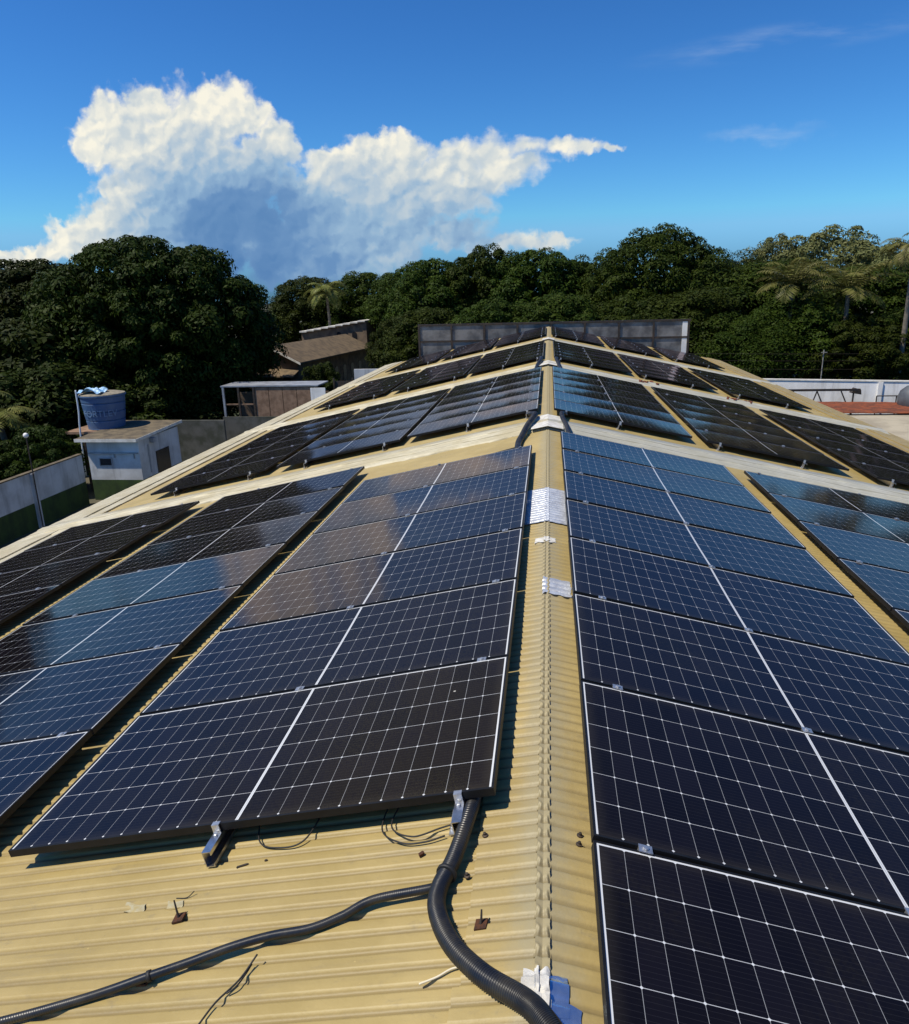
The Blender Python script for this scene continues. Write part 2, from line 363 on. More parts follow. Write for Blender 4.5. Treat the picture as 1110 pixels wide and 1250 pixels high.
m_oldcement = mat('old_fibre_cement', (0.42, 0.37, 0.27), 0.9, 0.0, (0.30, 0.26, 0.19), 0.9, bump=.4, bscale=4)
m_concrete = mat('grey_concrete', (0.30, 0.29, 0.26), 0.9, 0.0, (0.20, 0.19, 0.17), 1.5)
m_tankgrey = mat('grey_tank', (0.10, 0.11, 0.12), 0.5, 0.0, (0.07, 0.075, 0.085), 2)
m_bark = mat('bark', (0.09, 0.07, 0.05), 0.95, 0.0, (0.05, 0.04, 0.03), 4, bump=0.6)
m_palmtrunk = mat('palm_bark', (0.20, 0.17, 0.13), 0.95, 0.0, (0.12, 0.10, 0.08), 5)

def sheet_metal(name, base, var, period):
    m = mat(name, base, 0.55, 0.15, var, 1.6)
    t = m.node_tree; b = next(n for n in t.nodes if n.type == 'BSDF_PRINCIPLED')
    tc = t.nodes.new('ShaderNodeTexCoord'); wv = t.nodes.new('ShaderNodeTexWave'); bn = t.nodes.new('ShaderNodeBump')
    wv.inputs['Scale'].default_value = period; bn.inputs['Strength'].default_value = 0.5; bn.inputs['Distance'].default_value = 0.02
    t.links.new(tc.outputs['Object'], wv.inputs['Vector']); t.links.new(wv.outputs['Fac'], bn.inputs['Height']); t.links.new(bn.outputs[0], b.inputs['Normal'])
    return m
m_hoard = sheet_metal('galvanised_sheet', (0.27, 0.255, 0.235), (0.11, 0.105, 0.10), 6.0)

def leaf_mat(name, c0, c1, c2, gloss=0.6, transl=0.14):
    m = bpy.data.materials.new(name); m.use_nodes = True
    t = NT(m.node_tree); o = t.new('ShaderNodeOutputMaterial'); b = t.new('ShaderNodeBsdfPrincipled')
    tc = t.new('ShaderNodeTexCoord'); oi = t.new('ShaderNodeObjectInfo')
    big = t.noise(tc.outputs['Object'], 0.55, 3, 0.6); small = t.noise(tc.outputs['Object'], 4.5, 2, 0.6)
    a = t.mix(t.step(big, 0.35, 0.68), c0, c1)
    a = t.mix(t.math('MULTIPLY', t.step(small, 0.52, 0.75), 0.7), a, c2)
    hs = t.new('ShaderNodeHueSaturation'); t.l.new(a, hs.inputs['Color'])
    t.l.new(t.math('MULTIPLY_ADD', oi.outputs['Random'], 0.03, 0.485), hs.inputs['Hue'])
    t.l.new(t.math('MULTIPLY_ADD', oi.outputs['Random'], 0.5, 0.75), hs.inputs['Value'])
    t.l.new(hs.outputs[0], b.inputs['Base Color']); b.inputs['Roughness'].default_value = gloss
    b.inputs['Specular IOR Level'].default_value = 0.10
    tr = t.new('ShaderNodeBsdfTranslucent'); t.l.new(hs.outputs[0], tr.inputs[0])
    mx = t.new('ShaderNodeMixShader'); mx.inputs[0].default_value = transl
    t.l.new(b.outputs[0], mx.inputs[1]); t.l.new(tr.outputs[0], mx.inputs[2]); t.l.new(mx.outputs[0], o.inputs[0])
    return m
m_leaf_mango = leaf_mat('mango_leaves', (0.014, 0.025, 0.003), (0.027, 0.042, 0.004), (0.064, 0.078, 0.010))
m_leaf_wood = leaf_mat('wood_leaves', (0.019, 0.033, 0.003), (0.036, 0.054, 0.005), (0.082, 0.092, 0.013))
m_leaf_pale = leaf_mat('pale_leaves', (0.10, 0.115, 0.04), (0.15, 0.155, 0.055), (0.26, 0.24, 0.11))
m_leaf_palm = leaf_mat('palm_fronds', (0.12, 0.14, 0.035), (0.20, 0.20, 0.06), (0.36, 0.31, 0.14), 0.4, 0.2)

def cell_mat():
    """144 half-cut cells: navy silicon, thin pale grid with bright corner diamonds, white middle band"""
    m = bpy.data.materials.new('solar_cells'); m.use_nodes = True
    t = NT(m.node_tree); o = t.new('ShaderNodeOutputMaterial'); b = t.new('ShaderNodeBsdfPrincipled')
    t.l.new(b.outputs[0], o.inputs[0])
    tc = t.new('ShaderNodeTexCoord'); oi = t.new('ShaderNodeObjectInfo'); x, y, z = t.sep(tc.outputs['Object'])
    cw, chh = 0.0928, 0.1836
    ax = t.math('SUBTRACT', t.math('ABSOLUTE', x), 0.0075)
    fx = t.math('DIVIDE', ax, cw); fy = t.math('DIVIDE', t.math('ADD', y, 0.551), chh)
    def near(f, size):   # metres to the nearest cell edge
        r = t.math('SUBTRACT', f, t.math('ROUND', f)); return t.math('MULTIPLY', t.math('ABSOLUTE', r), size)
    dx, dy = near(fx, cw), near(fy, chh)
    inx = t.math('MULTIPLY', t.math('GREATER_THAN', fx, 0.5), t.math('LESS_THAN', fx, 11.5))
    iny = t.math('MULTIPLY', t.math('GREATER_THAN', fy, 0.5), t.math('LESS_THAN', fy, 5.5))
    colline = t.math('MULTIPLY', inx, t.math('LESS_THAN', dx, 0.0008)); rowline = t.math('MULTIPLY', iny, t.math('LESS_THAN', dy, 0.0012))
    dia = t.math('MULTIPLY', inx, t.math('LESS_THAN', t.math('ADD', dx, dy), 0.0062))
    mid = t.math('LESS_THAN', ax, 0.0)
    midgap = t.math('LESS_THAN', t.math('ABSOLUTE', x), 0.0012)
    far = t.math('GREATER_THAN', y, 0.5508); ends = t.math('GREATER_THAN', ax, 1.1125)
    grid = t.math('MAXIMUM', t.math('MAXIMUM', t.math('MULTIPLY', colline, 0.50), t.math('MULTIPLY', rowline, 0.75)), dia)
    white = t.math('MAXIMUM', t.math('MAXIMUM', grid, t.math('MULTIPLY', mid, t.math('MULTIPLY_ADD', midgap, -0.5, 1.0))), t.math('MAXIMUM', far, ends))
    # busbars and per-cell tone
    bus = t.math('LESS_THAN', near(t.math('MULTIPLY', fy, 9.0), chh / 9), 0.0006)
    wn = t.new('ShaderNodeTexWhiteNoise', noise_dimensions='3D')
    t.l.new(t.comb(t.math('FLOOR', t.math('MULTIPLY', t.math('SIGN', x), fx)), t.math('FLOOR', fy), t.math('MULTIPLY', oi.outputs['Random'], 50.0)), wn.inputs['Vector'])
    cell = t.mix(wn.outputs[0], (0.0030, 0.0026, 0.0048), (0.0060, 0.0052, 0.0090))
    cell = t.mix(t.math('MULTIPLY', bus, 0.12), cell, (0.12, 0.12, 0.14))
    c = t.mix(white, cell, (0.62, 0.64, 0.66))
    geo = t.new('ShaderNodeNewGeometry')
    dn = t.noise(geo.outputs['Position'], 1.3, 6, 0.65); dn2 = t.noise(tc.outputs['Object'], 55.0, 3, 0.7)
    dust_sheen = t.math('MULTIPLY', t.math('MULTIPLY', t.step(dn, 0.40, 0.75), t.step(dn2, 0.25, 0.75)), 0.022)
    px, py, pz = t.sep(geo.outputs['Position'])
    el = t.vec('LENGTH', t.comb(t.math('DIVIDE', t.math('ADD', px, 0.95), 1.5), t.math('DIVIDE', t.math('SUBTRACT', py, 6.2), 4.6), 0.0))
    sheen = t.step(t.math('ADD', el, t.math('MULTIPLY', t.math('SUBTRACT', dn, 0.5), 1.5)), 1.2, 0.3)  # golden-brown sheen of the left ridge-side panels, painted in with the dust colour
    dust_sheen = t.math('ADD', dust_sheen, t.math('MULTIPLY', t.math('MULTIPLY', sheen, t.step(t.noise(tc.outputs['Object'], 260.0, 2, .6), .40, .74, .05, 1.7)), 0.058))
    dust_sheen = t.math('ADD', dust_sheen, 0.0035)
    c = t.mix(dust_sheen, c, (0.38, 0.33, 0.12))
    dr = t.new('ShaderNodeTexVoronoi', feature='F1'); dr.inputs['Scale'].default_value = 2.6; t.l.new(geo.outputs['Position'], dr.inputs['Vector'])
    spot = t.math('MULTIPLY', t.math('LESS_THAN', t.math('ADD', dr.outputs['Distance'], t.math('MULTIPLY', dn2, .035)), .036), t.math('GREATER_THAN', t.sep(dr.outputs['Color'])[0], .72))
    c = t.mix(t.math('MULTIPLY', spot, .75), c, (0.55, 0.54, 0.48))          # bird droppings
    t.l.new(c, b.inputs['Base Color'])
    edge = t.math('MINIMUM', t.math('SUBTRACT', 1.1135, ax), t.math('SUBTRACT', 0.557, t.math('ABSOLUTE', y)))
    film = t.math('MULTIPLY', t.step(t.math('ADD', edge, t.math('MULTIPLY', dn2, .05)), .085, .015), t.math('MULTIPLY', dn, .06))
    c2 = t.mix(film, c, (0.38, 0.33, 0.22)); t.l.new(c2, b.inputs['Base Color'])
    b.inputs['Roughness'].default_value = 0.6; b.inputs['Specular IOR Level'].default_value = 0.0
    gl = t.new('ShaderNodeBsdfGlossy'); gl.inputs['Color'].default_value = (0.78, 0.64, 0.66, 1)
    t.l.new(t.math('MULTIPLY_ADD', dn, 0.07, 0.025), gl.inputs['Roughness'])
    fr = t.new('ShaderNodeFresnel'); fr.inputs['IOR'].default_value = 1.37
    mx = t.new('ShaderNodeMixShader'); t.l.new(fr.outputs[0], mx.inputs[0]); t.l.new(b.outputs[0], mx.inputs[1]); t.l.new(gl.outputs[0], mx.inputs[2])
    t.l.new(mx.outputs[0], o.inputs[0])
    bn = t.new('ShaderNodeBump'); bn.inputs['Strength'].default_value = 0.02; bn.inputs['Distance'].default_value = 0.002
    t.l.new(t.noise(tc.outputs['Object'], 320.0, 2, 0.5), bn.inputs['Height']); t.l.new(bn.outputs[0], gl.inputs['Normal'])
    return m
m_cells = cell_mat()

# ------------------------------------------------------------------ slope frame
SL = 0.211                                   # roof pitch in radians
CS, SN = math.cos(SL), math.sin(SL)
HROOF = -0.120                               # crest of the sheeting below the plane of the panel faces
def S(side, d, y, h=0.0):
    return Vector((side * (d * CS + h * SN), y, -d * SN + h * CS))
Y0, Y1, EAVE = -1.6, 41.0, 9.05
GZ = -9.0
PITCH = 0.0762
def wave(y, A=0.008):
    c = (1 - np.cos(2 * PI * y / PITCH)) / 2
    t = np.clip((c - 0.62) / 0.33, 0, 1)
    return -1.55 * A * t * t * (3 - 2 * t) - 0.18 * A * c

# ================================================================== LARGE STRUCTURE
# ground
gm = MB(); gm.quad((-500, -200, GZ), (500, -200, GZ), (500, 900, GZ), (-500, 900, GZ))
tag(gm.build('ground', m_ground), kind='structure')

# warehouse under the panels
wh = empty('warehouse', (0, 20, GZ), 'long warehouse with a beige corrugated metal roof covered in solar panels', 'warehouse')
w_ = MB()
hw = EAVE * CS - 0.35; ze = -EAVE * SN + HROOF - 0.12
w_.box(-hw, -hw + 0.2, Y0 + 0.2, Y1 - 0.2, GZ, ze); w_.box(hw - 0.2, hw, Y0 + 0.2, Y1 - 0.2, GZ, ze)
for yy in (Y0 + 0.2, Y1 - 0.4):
    w_.prism([(-hw + .2, yy, GZ), (hw - .2, yy, GZ), (hw - .2, yy, ze), (0, yy, HROOF - 0.2), (-hw + .2, yy, ze)], (0, 0.2, 0))
w_.build('wall', m_white, wh)

def slope_grid(side, ds, ys, hfun):
    D, Yg = np.meshgrid(ds, ys)
    H = hfun(D, Yg)
    X = side * (D * CS + H * SN); Z = -D * SN + H * CS
    V = np.stack([X, Yg, Z], -1).reshape(-1, 3)
    n, m_ = len(ys), len(ds)
    i = np.arange((n - 1) * (m_ - 1)); r = i // (m_ - 1); c = i % (m_ - 1)
    a = r * m_ + c
    F = np.stack([a, a + 1, a + m_ + 1, a + m_], 1)
    if side < 0: F = F[:, ::-1]
    return V, F
def lowfreq(D, Yg, amp):
    return amp * (np.sin(1.7 * Yg + 2.1 * D) * np.sin(0.9 * Yg - 1.3 * D + 1) + 0.6 * np.sin(4.1 * Yg + 1.2) * np.sin(3.3 * D))
ys = np.arange(Y0, Y1, PITCH / 14)
Vs, Fs, nv = [], [], 0
for side in (-1, 1):
    for k, (d0, d1) in enumerate(((0.02, 3.15), (3.0, 6.15), (6.0, EAVE))):
        ds = np.linspace(d0, d1, 9)
        V, F = slope_grid(side, ds, ys, lambda D, Yg: HROOF - 0.004 * k + wave(Yg) + lowfreq(D, Yg, 0.0022))
        Vs.append(V); Fs.append(F + nv); nv += len(V)
me = np_mesh('roof', np.concatenate(Vs), np.concatenate(Fs), m_roof, True)
link('roof', me, wh)

# ridge capping: pieces about a metre long, each wave hooded over the apex
def cap_h(D, Yg, lift=0.006, rag=0.0):
    ph = (Yg / PITCH) % 1.0
    w0 = wave(Yg, 0.0075)
    win = np.clip((ph - .28) / .08, 0, 1) * np.clip((.80 - ph) / .06, 0, 1)          # slot under each hood
    slot = -0.013 * np.exp(-(D / 0.006) ** 4) * win
    r = np.sqrt(D ** 2 + (PITCH * np.maximum(ph - .70, 0) ) ** 2)
    arch = 0.0045 * np.exp(-((r - .0135) / .005) ** 2) * np.clip((ph - .45) / .2, 0, 1)
    return HROOF + lift + w0 * (1 - .35 * np.exp(-(D / .02) ** 2)) + slot + arch + lowfreq(D, Yg, 0.0028)
dcap = np.array([0.0, 0.003, 0.0055, 0.008, 0.0105, 0.0135, 0.0165, 0.020, 0.026, 0.036, 0.055, 0.085, 0.12, 0.18, 0.24, 0.30])
Vs, Fs, nv = [], [], 0
yk = Y0
while yk < Y1 - 0.2:
    ln = 1.10; y2 = min(yk + ln + 0.07, Y1)
    yy = np.arange(yk, y2, PITCH / 12)
    lf = 0.005 + 0.0035 * rnd.random(); 
    for side in (-1, 1):
        w = 0.30 + rnd.uniform(-0.02, 0.03)
        V, F = slope_grid(side, dcap * (w / 0.30), yy, lambda D, Yg: cap_h(D, Yg, lf + 0.003 * (Yg - yk) / ln))
        Vs.append(V); Fs.append(F + nv); nv += len(V)
    yk += ln
link('ridge_cap', np_mesh('ridge_cap', np.concatenate(Vs), np.concatenate(Fs), m_cap, True), wh)

# cross flashings between the panel blocks
BANDS = [(10.95, 11.95), (20.25, 21.2), (30.4, 31.2)]
for (b0, b1) in BANDS:
  for side in (-1, 1):
    Vs, Fs, nv = [], [], 0
    wd = b1 - b0
    prof = [(0.0, -0.03), (0.01, 0.022), (0.20, 0.030), (0.22, 0.045), (0.42, 0.050), (0.44, 0.066), (0.60, 0.068), (0.62, 0.050), (0.80, 0.046), (0.82, 0.030), (0.99, 0.024), (1.0, -0.03)]
    ds = np.linspace(0.0, EAVE - 0.05, 70)
    V, F = slope_grid(side, ds, np.arange(len(prof)) * 1.0, lambda D, Yg: 0 * D)
    V = V.reshape(len(prof), len(ds), 3)
    for i, (fy, hh) in enumerate(prof):
        jit = 0.012 * np.sin(ds * 5.3 + i) + 0.008 * np.sin(ds * 13 + 2 * i)
        H = HROOF + hh + 0.004 * np.sin(ds * 3.1 + i * 1.7)
        if hh < 0: H = np.full_like(ds, HROOF - 0.03)
        V[i, :, 0] = side * (ds * CS + H * SN); V[i, :, 1] = b0 + fy * wd + jit; V[i, :, 2] = -ds * SN + H * CS
    Vs.append(V.reshape(-1, 3)); Fs.append(F + nv); nv += len(ds) * len(prof)
    link('cross_flashing', np_mesh('cross_flashing', np.concatenate(Vs), np.concatenate(Fs), m_flash if side < 0 else m_flash_grey, False), wh)

# foil patches over the ridge
def ridge_patch(name, ya, yb, da, db, m, lift=0.011, rag=0.02):
    Vs, Fs, nv = [], [], 0
    yy = np.arange(ya, yb, PITCH / 10)
    for side, w in ((-1, da), (1, db)):
        if w <= 0.01: continue
        ds = np.linspace(0, w, 14)
        V, F = slope_grid(side, ds, yy, lambda D, Yg: cap_h(np.maximum(D, 0.0), Yg, 0.008 + lift))
        V = V.reshape(len(yy), 14, 3)
        V[:, :, 0] *= (1 + .5 * rag * np.sin(yy * 41)[:, None] + .4 * rag * np.sin(yy * 97)[:, None])
        V[0, :, 1] -= rag * .5 * np.abs(np.sin(ds * 40 + ya)); V[-1, :, 1] += rag * .5 * np.abs(np.sin(ds * 33 + yb))
        Vs.append(V.reshape(-1, 3)); Fs.append(F + nv); nv += len(yy) * 14
    return link(name, np_mesh(name, np.concatenate(Vs), np.concatenate(Fs), m, True), wh)
ridge_patch('ridge_sealant', 6.40, 7.55, 0.235, 0.225, m_foil)
for (b0, b1) in BANDS:
    ob = ridge_patch('ridge_sealant', b0 - 0.05, b1 + 0.05, 0.26, 0.25, m_sealant, 0.058, 0.012)
ridge_patch('ridge_sealant', 5.86, 5.99, 0.12, 0.10, m_sealant, 0.006, 0.05)
ridge_patch('ridge_sealant', 4.78, 5.05, 0.0, 0.20, m_foil, 0.006, 0.03)
ridge_patch('foil_patch', 1.665, 1.80, 0.0, 0.105, m_foilblue, 0.006, 0.02)
ridge_patch('foil_patch', 1.58, 1.70, 0.03, 0.14, m_foilblue, 0.005, 0.03)
ridge_patch('ridge_sealant', 1.70, 1.795, 0.085, 0.012, m_sealant, 0.014, 0.05)
ridge_patch('ridge_sealant', 1.60, 1.70, 0.045, 0.05, m_sealant, 0.010, 0.05)

# eave trims
for side in (-1, 1):
    Vs = MB()
    n = 90
    for i in range(n):
        ya, yb = Y0 + (Y1 - Y0) * i / n, Y0 + (Y1 - Y0) * (i + 1) / n
        o = 0.012 * (i % 2)
        for (d0, d1, h) in ((8.12, 8.42, 0.016), (8.42, 8.80, 0.034), (8.80, 9.14, 0.020)):
            a = [S(side, d0, ya, HROOF + h + o * .3), S(side, d1, ya, HROOF + h - .004), S(side, d1, yb + .01, HROOF + h), S(side, d0, yb + .01, HROOF + h + o * .3)]
            Vs.prism(a if side > 0 else a[::-1], (0, 0, -0.03))
    Vs.build('eave_trim', m_flash if side < 0 else m_roof, wh)

# sheet-metal hoarding closing the far gable
hb = empty('hoarding', (0, 41.6, -2.5), 'galvanised sheet hoarding in a dark frame closing the far end of the roof', 'hoarding')
hy = 41.6; hx0, hx1, hz0, hz1 = -7.05, 7.3, -3.2, 0.0
fr = MB()
fr.box(hx0 - .06, hx1 + .1, hy - .05, hy + .12, hz1, hz1 + .10); 
for i, xx in enumerate(np.linspace(hx0, hx1, 9)):
    fr.box(xx - .05, xx + .05, hy - .06, hy - .002, hz0, hz1 - .002)
fr.box(hx0 - .058, hx1 + .058, hy - .045, hy - .004, -0.86, -0.77)
fr.build('hoarding_frame', m_steel, hb)
xs = np.linspace(hx0, hx1, 9)
for i in range(8):
    q = MB(); q.box(xs[i] + .05, xs[i + 1] - .05, hy, hy + .03, hz0, hz1 - .004); q.build('metal_sheet', m_hoard, hb)
q = MB(); q.box(hx1 - .32, hx1 - .06, hy - .03, hy - .01, hz0, hz1 - .02); q.build('edge_strip', m_white2, hb)

# ================================================================== SOLAR PANELS
PL, PW, PH = 2.278, 1.138, 0.035
STEP = PW + 0.016
fm = MB()
lip = 0.010
for (x0, x1, y0, y1) in ((-PL/2, PL/2, -PW/2, -PW/2 + lip), (-PL/2, PL/2, PW/2 - lip, PW/2), (-PL/2, -PL/2 + lip, -PW/2 + lip, PW/2 - lip), (PL/2 - lip, PL/2, -PW/2 + lip, PW/2 - lip)):
    fm.box(x0, x1, y0, y1, -PH, 0)
me_frame = fm.mesh('panel_frame', m_frame)
# the glass sags a few millimetres between its frame sides
gx, gy = np.meshgrid(np.linspace(-PL/2 + lip, PL/2 - lip, 25), np.linspace(-PW/2 + lip, PW/2 - lip, 15))
gz = -0.0015 - 0.0042 * (1 - (gy / (PW/2)) ** 2) * (1 - 0.5 * np.abs(gx / (PL/2)) ** 4)
gi = np.arange(14 * 24); ga = (gi // 24) * 25 + gi % 24
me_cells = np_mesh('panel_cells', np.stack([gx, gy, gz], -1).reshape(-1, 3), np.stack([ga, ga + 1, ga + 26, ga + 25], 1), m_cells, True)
proto_panel = None
def panel(side, dc, yc):
    global proto_panel
    if proto_panel is None:
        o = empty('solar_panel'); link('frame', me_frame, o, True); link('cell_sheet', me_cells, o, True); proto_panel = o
    else:
        o = copy_tree(proto_panel)
    o.location = S(side, dc, yc, rnd.uniform(-.0015, .0015))
    o.rotation_euler = (R(rnd.gauss(-.25, .16)), side * SL + R(rnd.gauss(0, .12)), R(rnd.gauss(0, .05)))
    return o

ORD = ['first', 'second', 'third', 'fourth', 'fifth', 'sixth', 'seventh', 'eighth', 'ninth']
BLK = {1: 'nearest block', 2: 'second block', 3: 'third block', 4: 'farthest block'}
CNM = {1: 'column beside the ridge', 2: 'middle column', 3: 'outer column by the eave'}
# (block, side, column, d of the ridge-side edge, y of the front edge, panels, rail offsets from that edge)
COLS = [(1, -1, 1, .205, 2.56, 6, (.15, 1.23)), (1, 1, 1, .185, 1.166, 8, (.19, 1.15)),
        (1, -1, 2, 2.74, 2.46, 7, (.20, 1.70)), (1, -1, 3, 5.49, 2.57, 7, (.30, 1.75)), (1, 1, 2, 2.73, 1.11, 8, (.20, 1.55)),
        (2, -1, 1, .17, 12.45, 6, (.18, 1.20)), (2, -1, 2, 2.55, 12.33, 6, (.28, 1.72)), (2, -1, 3, 5.05, 12.37, 6, (.30, 1.75)),
        (2, 1, 1, .11, 12.35, 6, (.20, 1.10)), (2, 1, 2, 2.61, 12.28, 6, (.22, 1.57)), (2, 1, 3, 5.27, 12.15, 6, (.25, 1.6)),
        (3, -1, 1, .15, 22.3, 6, (.18, 1.20)), (3, -1, 2, 2.55, 22.3, 6, (.28, 1.72)), (3, -1, 3, 5.08, 22.4, 6, (.30, 1.75)),
        (3, 1, 1, .17, 22.1, 6, (.20, 1.10)), (3, 1, 2, 2.62, 22.1, 6, (.22, 1.57)), (3, 1, 3, 5.25, 22.0, 6, (.25, 1.6)),
        (4, -1, 1, .13, 32.9, 6, (.18, 1.20)), (4, -1, 2, 2.55, 32.9, 6, (.28, 1.72)), (4, -1, 3, 5.05, 32.9, 6, (.30, 1.75)),
        (4, 1, 1, .13, 32.9, 6, (.20, 1.10)), (4, 1, 2, 2.62, 32.9, 6, (.22, 1.57)), (4, 1, 3, 5.25, 32.9, 6, (.25, 1.6))]

# clamps: two meshes shared by every rail
mc = MB(); mc.box(-.025, .025, -.019, .019, .0005, .0045); mc.box(-.025, .025, -.0085, .0085, -.05, .0005); mc.lathe((0, 0, .0055), [(.011, 0), (.011, .005), (.006, .006)], 8)
me_mid = mc.mesh('mid_clamp', m_clamp)
ec = MB(); ec.box(-.017, .017, -.006, .014, .0005, .0045); ec.box(-.017, .017, -.012, -.006, -.044, .0045); ec.box(-.017, .017, -.042, -.014, -.046, -.038); ec.lathe((0, -.028, -.038), [(.009, 0), (.009, .010), (.005, .012)], 8)
me_end = ec.mesh('end_clamp', m_clamp)
ft = MB(); ft.box(-.055, -.0225, -.03, .03, -.045, -.040); ft.box(-.0275, -.0225, -.03, .03, -.040, .03); ft.lathe((-.042, 0, -.040), [(.011, 0), (.011, .012), (.004, .013), (.004, .03)], 8)
me_foot = ft.mesh('rail_foot', m_clamp)

def rail(side, d, y0, n, over, label, group):
    L = n * STEP - 0.02
    o = empty('mounting_rail', S(side, d, y0, -PH), label, 'rail', group)
    o.rotation_euler = (0, side * SL, 0)
    r_ = MB(); hgt = 0.074                       # open C-section: top, back, lips
    e = min(over, .09)
    r_.box(-.020, .020, -over, L + e, -.004, -.0005); r_.box(-.020, -.0165, -over, L + e, -hgt, -.004)
    r_.box(-.0165, .020, -over, L + e, -hgt, -hgt + .0035); r_.box(.0165, .020, -over, L + e, -.018, -.004); r_.box(.0165, .020, -over, L + e, -hgt + .0035, -hgt + .014)
    r_.build('rail_channel', m_alu, o, local=True)
    for k in range(n + 1):
        c = link('clamp', me_end if k in (0, n) else me_mid, o, True)
        c.location = (0, k * STEP - .01 if 0 < k < n else (-.001 if k == 0 else L + .001), PH)
        if k == n: c.rotation_euler = (0, 0, PI)
    for k in range(0, n, 2):
        c = link('foot', me_foot, o, True); c.location = (0, k * STEP - .06 if k == 0 else k * STEP + .3, -.045)
    return o

for (b, side, c, d0, yf, n, offs) in COLS:
    sd = 'left' if side < 0 else 'right'
    for k in range(n):
        p = panel(side, d0 + PL / 2, yf + PW / 2 + k * STEP)
        where = {1: 'ridge-side', 2: 'middle', 3: 'eave-side'}[c]
        tag(p, f'{ORD[k]} solar panel from the front, {where} column, {sd} slope, {BLK[b]}', 'solar panel', 'solar panels in columns on the roof')
    for j, of in enumerate(offs):
        lab = f'aluminium rail {"nearer the ridge" if j == 0 else "farther down the slope"}, under the {where} panel column, {sd} slope, {BLK[b]}'
        rail(side, d0 + of, yf, n, .13 if (b == 1 and side < 0) else .10, lab, 'mounting rails under the solar panels')

# ================================================================== CONDUITS AND LOOSE THINGS ON THE ROOF
def conduit(name, pts, r0, r1, ridge, amp, label, seg=18, n=None):
    pl = sum((Vector(pts[i + 1]) - Vector(pts[i])).length for i in range(len(pts) - 1))
    n = int(pl / ridge * 6)
    P = spline(pts, n)
    rad = []
    for i in range(n + 1):
        t = i / n; ph = (t * pl / ridge) % 1.0
        rad.append((r0 + (r1 - r0) * t) * (1 - amp * (0.5 - 0.5 * math.cos(2 * PI * ph)) ** 1.5))
    q = MB(); q.tube(P, rad, seg)
    return tag(q.build(name, m_pipe, None, True), label, 'conduit')
def on(side, d, y, up): return S(side, d, y, HROOF + up)
conduit('conduit', [on(-1, .285, 3.02, .030), on(-1, .305, 2.72, .030), on(-1, .315, 2.50, .060), on(-1, .355, 2.29, .042), on(-1, .395, 2.15, .036), on(-1, .385, 2.04, .037), on(-1, .315, 1.90, .037), on(-1, .20, 1.775, .038), on(-1, .065, 1.67, .046), on(1, .02, 1.60, .055), on(1, .09, 1.52, .05)],
        0.028, .037, .0085, .10, 'thick black ribbed conduit curving out from under the nearest left panel', 24)
conduit('conduit', [on(-1, .385, 2.165, .036), on(-1, .44, 2.160, .030), on(-1, .64, 2.135, .030), on(-1, .75, 2.085, .020), on(-1, .86, 2.045, .017), on(-1, 1.0, 2.02, .026), on(-1, 1.13, 1.98, .034), on(-1, 1.28, 1.94, .024), on(-1, 1.41, 1.89, .030), on(-1, 1.55, 1.855, .020), on(-1, 1.67, 1.825, .017), on(-1, 1.92, 1.765, .020), on(-1, 2.3, 1.70, .018)],
        .0165, .0155, .005, .04, 'thin black conduit branching left from the thick ribbed conduit', 16)
conduit('conduit', [on(-1, .36, 12.52, .05), on(-1, .25, 12.2, .08), on(-1, .20, 11.85, .12), on(-1, .22, 11.5, .14), on(-1, .30, 11.1, .11), on(-1, .38, 10.6, .06), on(-1, .42, 10.1, .05), on(-1, .40, 9.3, .043)],
        .048, .042, .02, .10, 'black conduit bridging the white flashing left of the ridge', 14)
conduit('conduit', [on(1, .34, 12.45, .05), on(1, .26, 12.2, .09), on(1, .22, 11.9, .13), on(1, .23, 11.5, .13), on(1, .29, 11.0, .10), on(1, .34, 10.3, .045)],
        .036, .036, .02, .10, 'short black conduit looping over the flashing right of the ridge', 14)
conduit('conduit', [on(-1, .30, 22.5, .05), on(-1, .2, 21.9, .12), on(-1, .22, 21.0, .13), on(-1, .3, 20.3, .09), on(-1, .35, 19.3, .045)], .05, .045, .03, .1, 'black conduit left of the ridge between second and third blocks', 10)
conduit('conduit', [on(1, .30, 22.3, .05), on(1, .22, 21.7, .12), on(1, .24, 20.9, .13), on(1, .3, 20.2, .09), on(1, .35, 19.2, .045)], .045, .045, .03, .1, 'black conduit right of the ridge between second and third blocks', 10)
def collar(side, d, y, up, r, tdir, label):
    c = on(side, d, y, up); t_ = Vector(tdir).normalized()
    q = MB(); q.tube([c - t_ * .007, c - t_ * .0065, c + t_ * .0065, c + t_ * .007], [r * .9, r, r, r * .9], 18)
    tag(q.build('cable_tie', m_wire, None, True), label, 'tie', 'ties round the conduits')
collar(-1, .375, 2.215, .040, .0385, (-.25, -1, 0), 'black tie round the thick conduit just above the branch')
collar(-1, 1.41, 1.89, .030, .0195, (-1, -.36, -.2), 'black tie round the thin conduit above the rusty strap bracket')
# long thin conduit across the sheets above the nearest left block
conduit('conduit', [on(-1, .40, 9.95, .03), on(-1, .9, 9.85, .02), on(-1, 1.6, 9.72, .02), on(-1, 2.5, 9.62, .02)], .016, .016, .02, .04, 'thin black conduit lying across the sheets behind the nearest left block', 8)

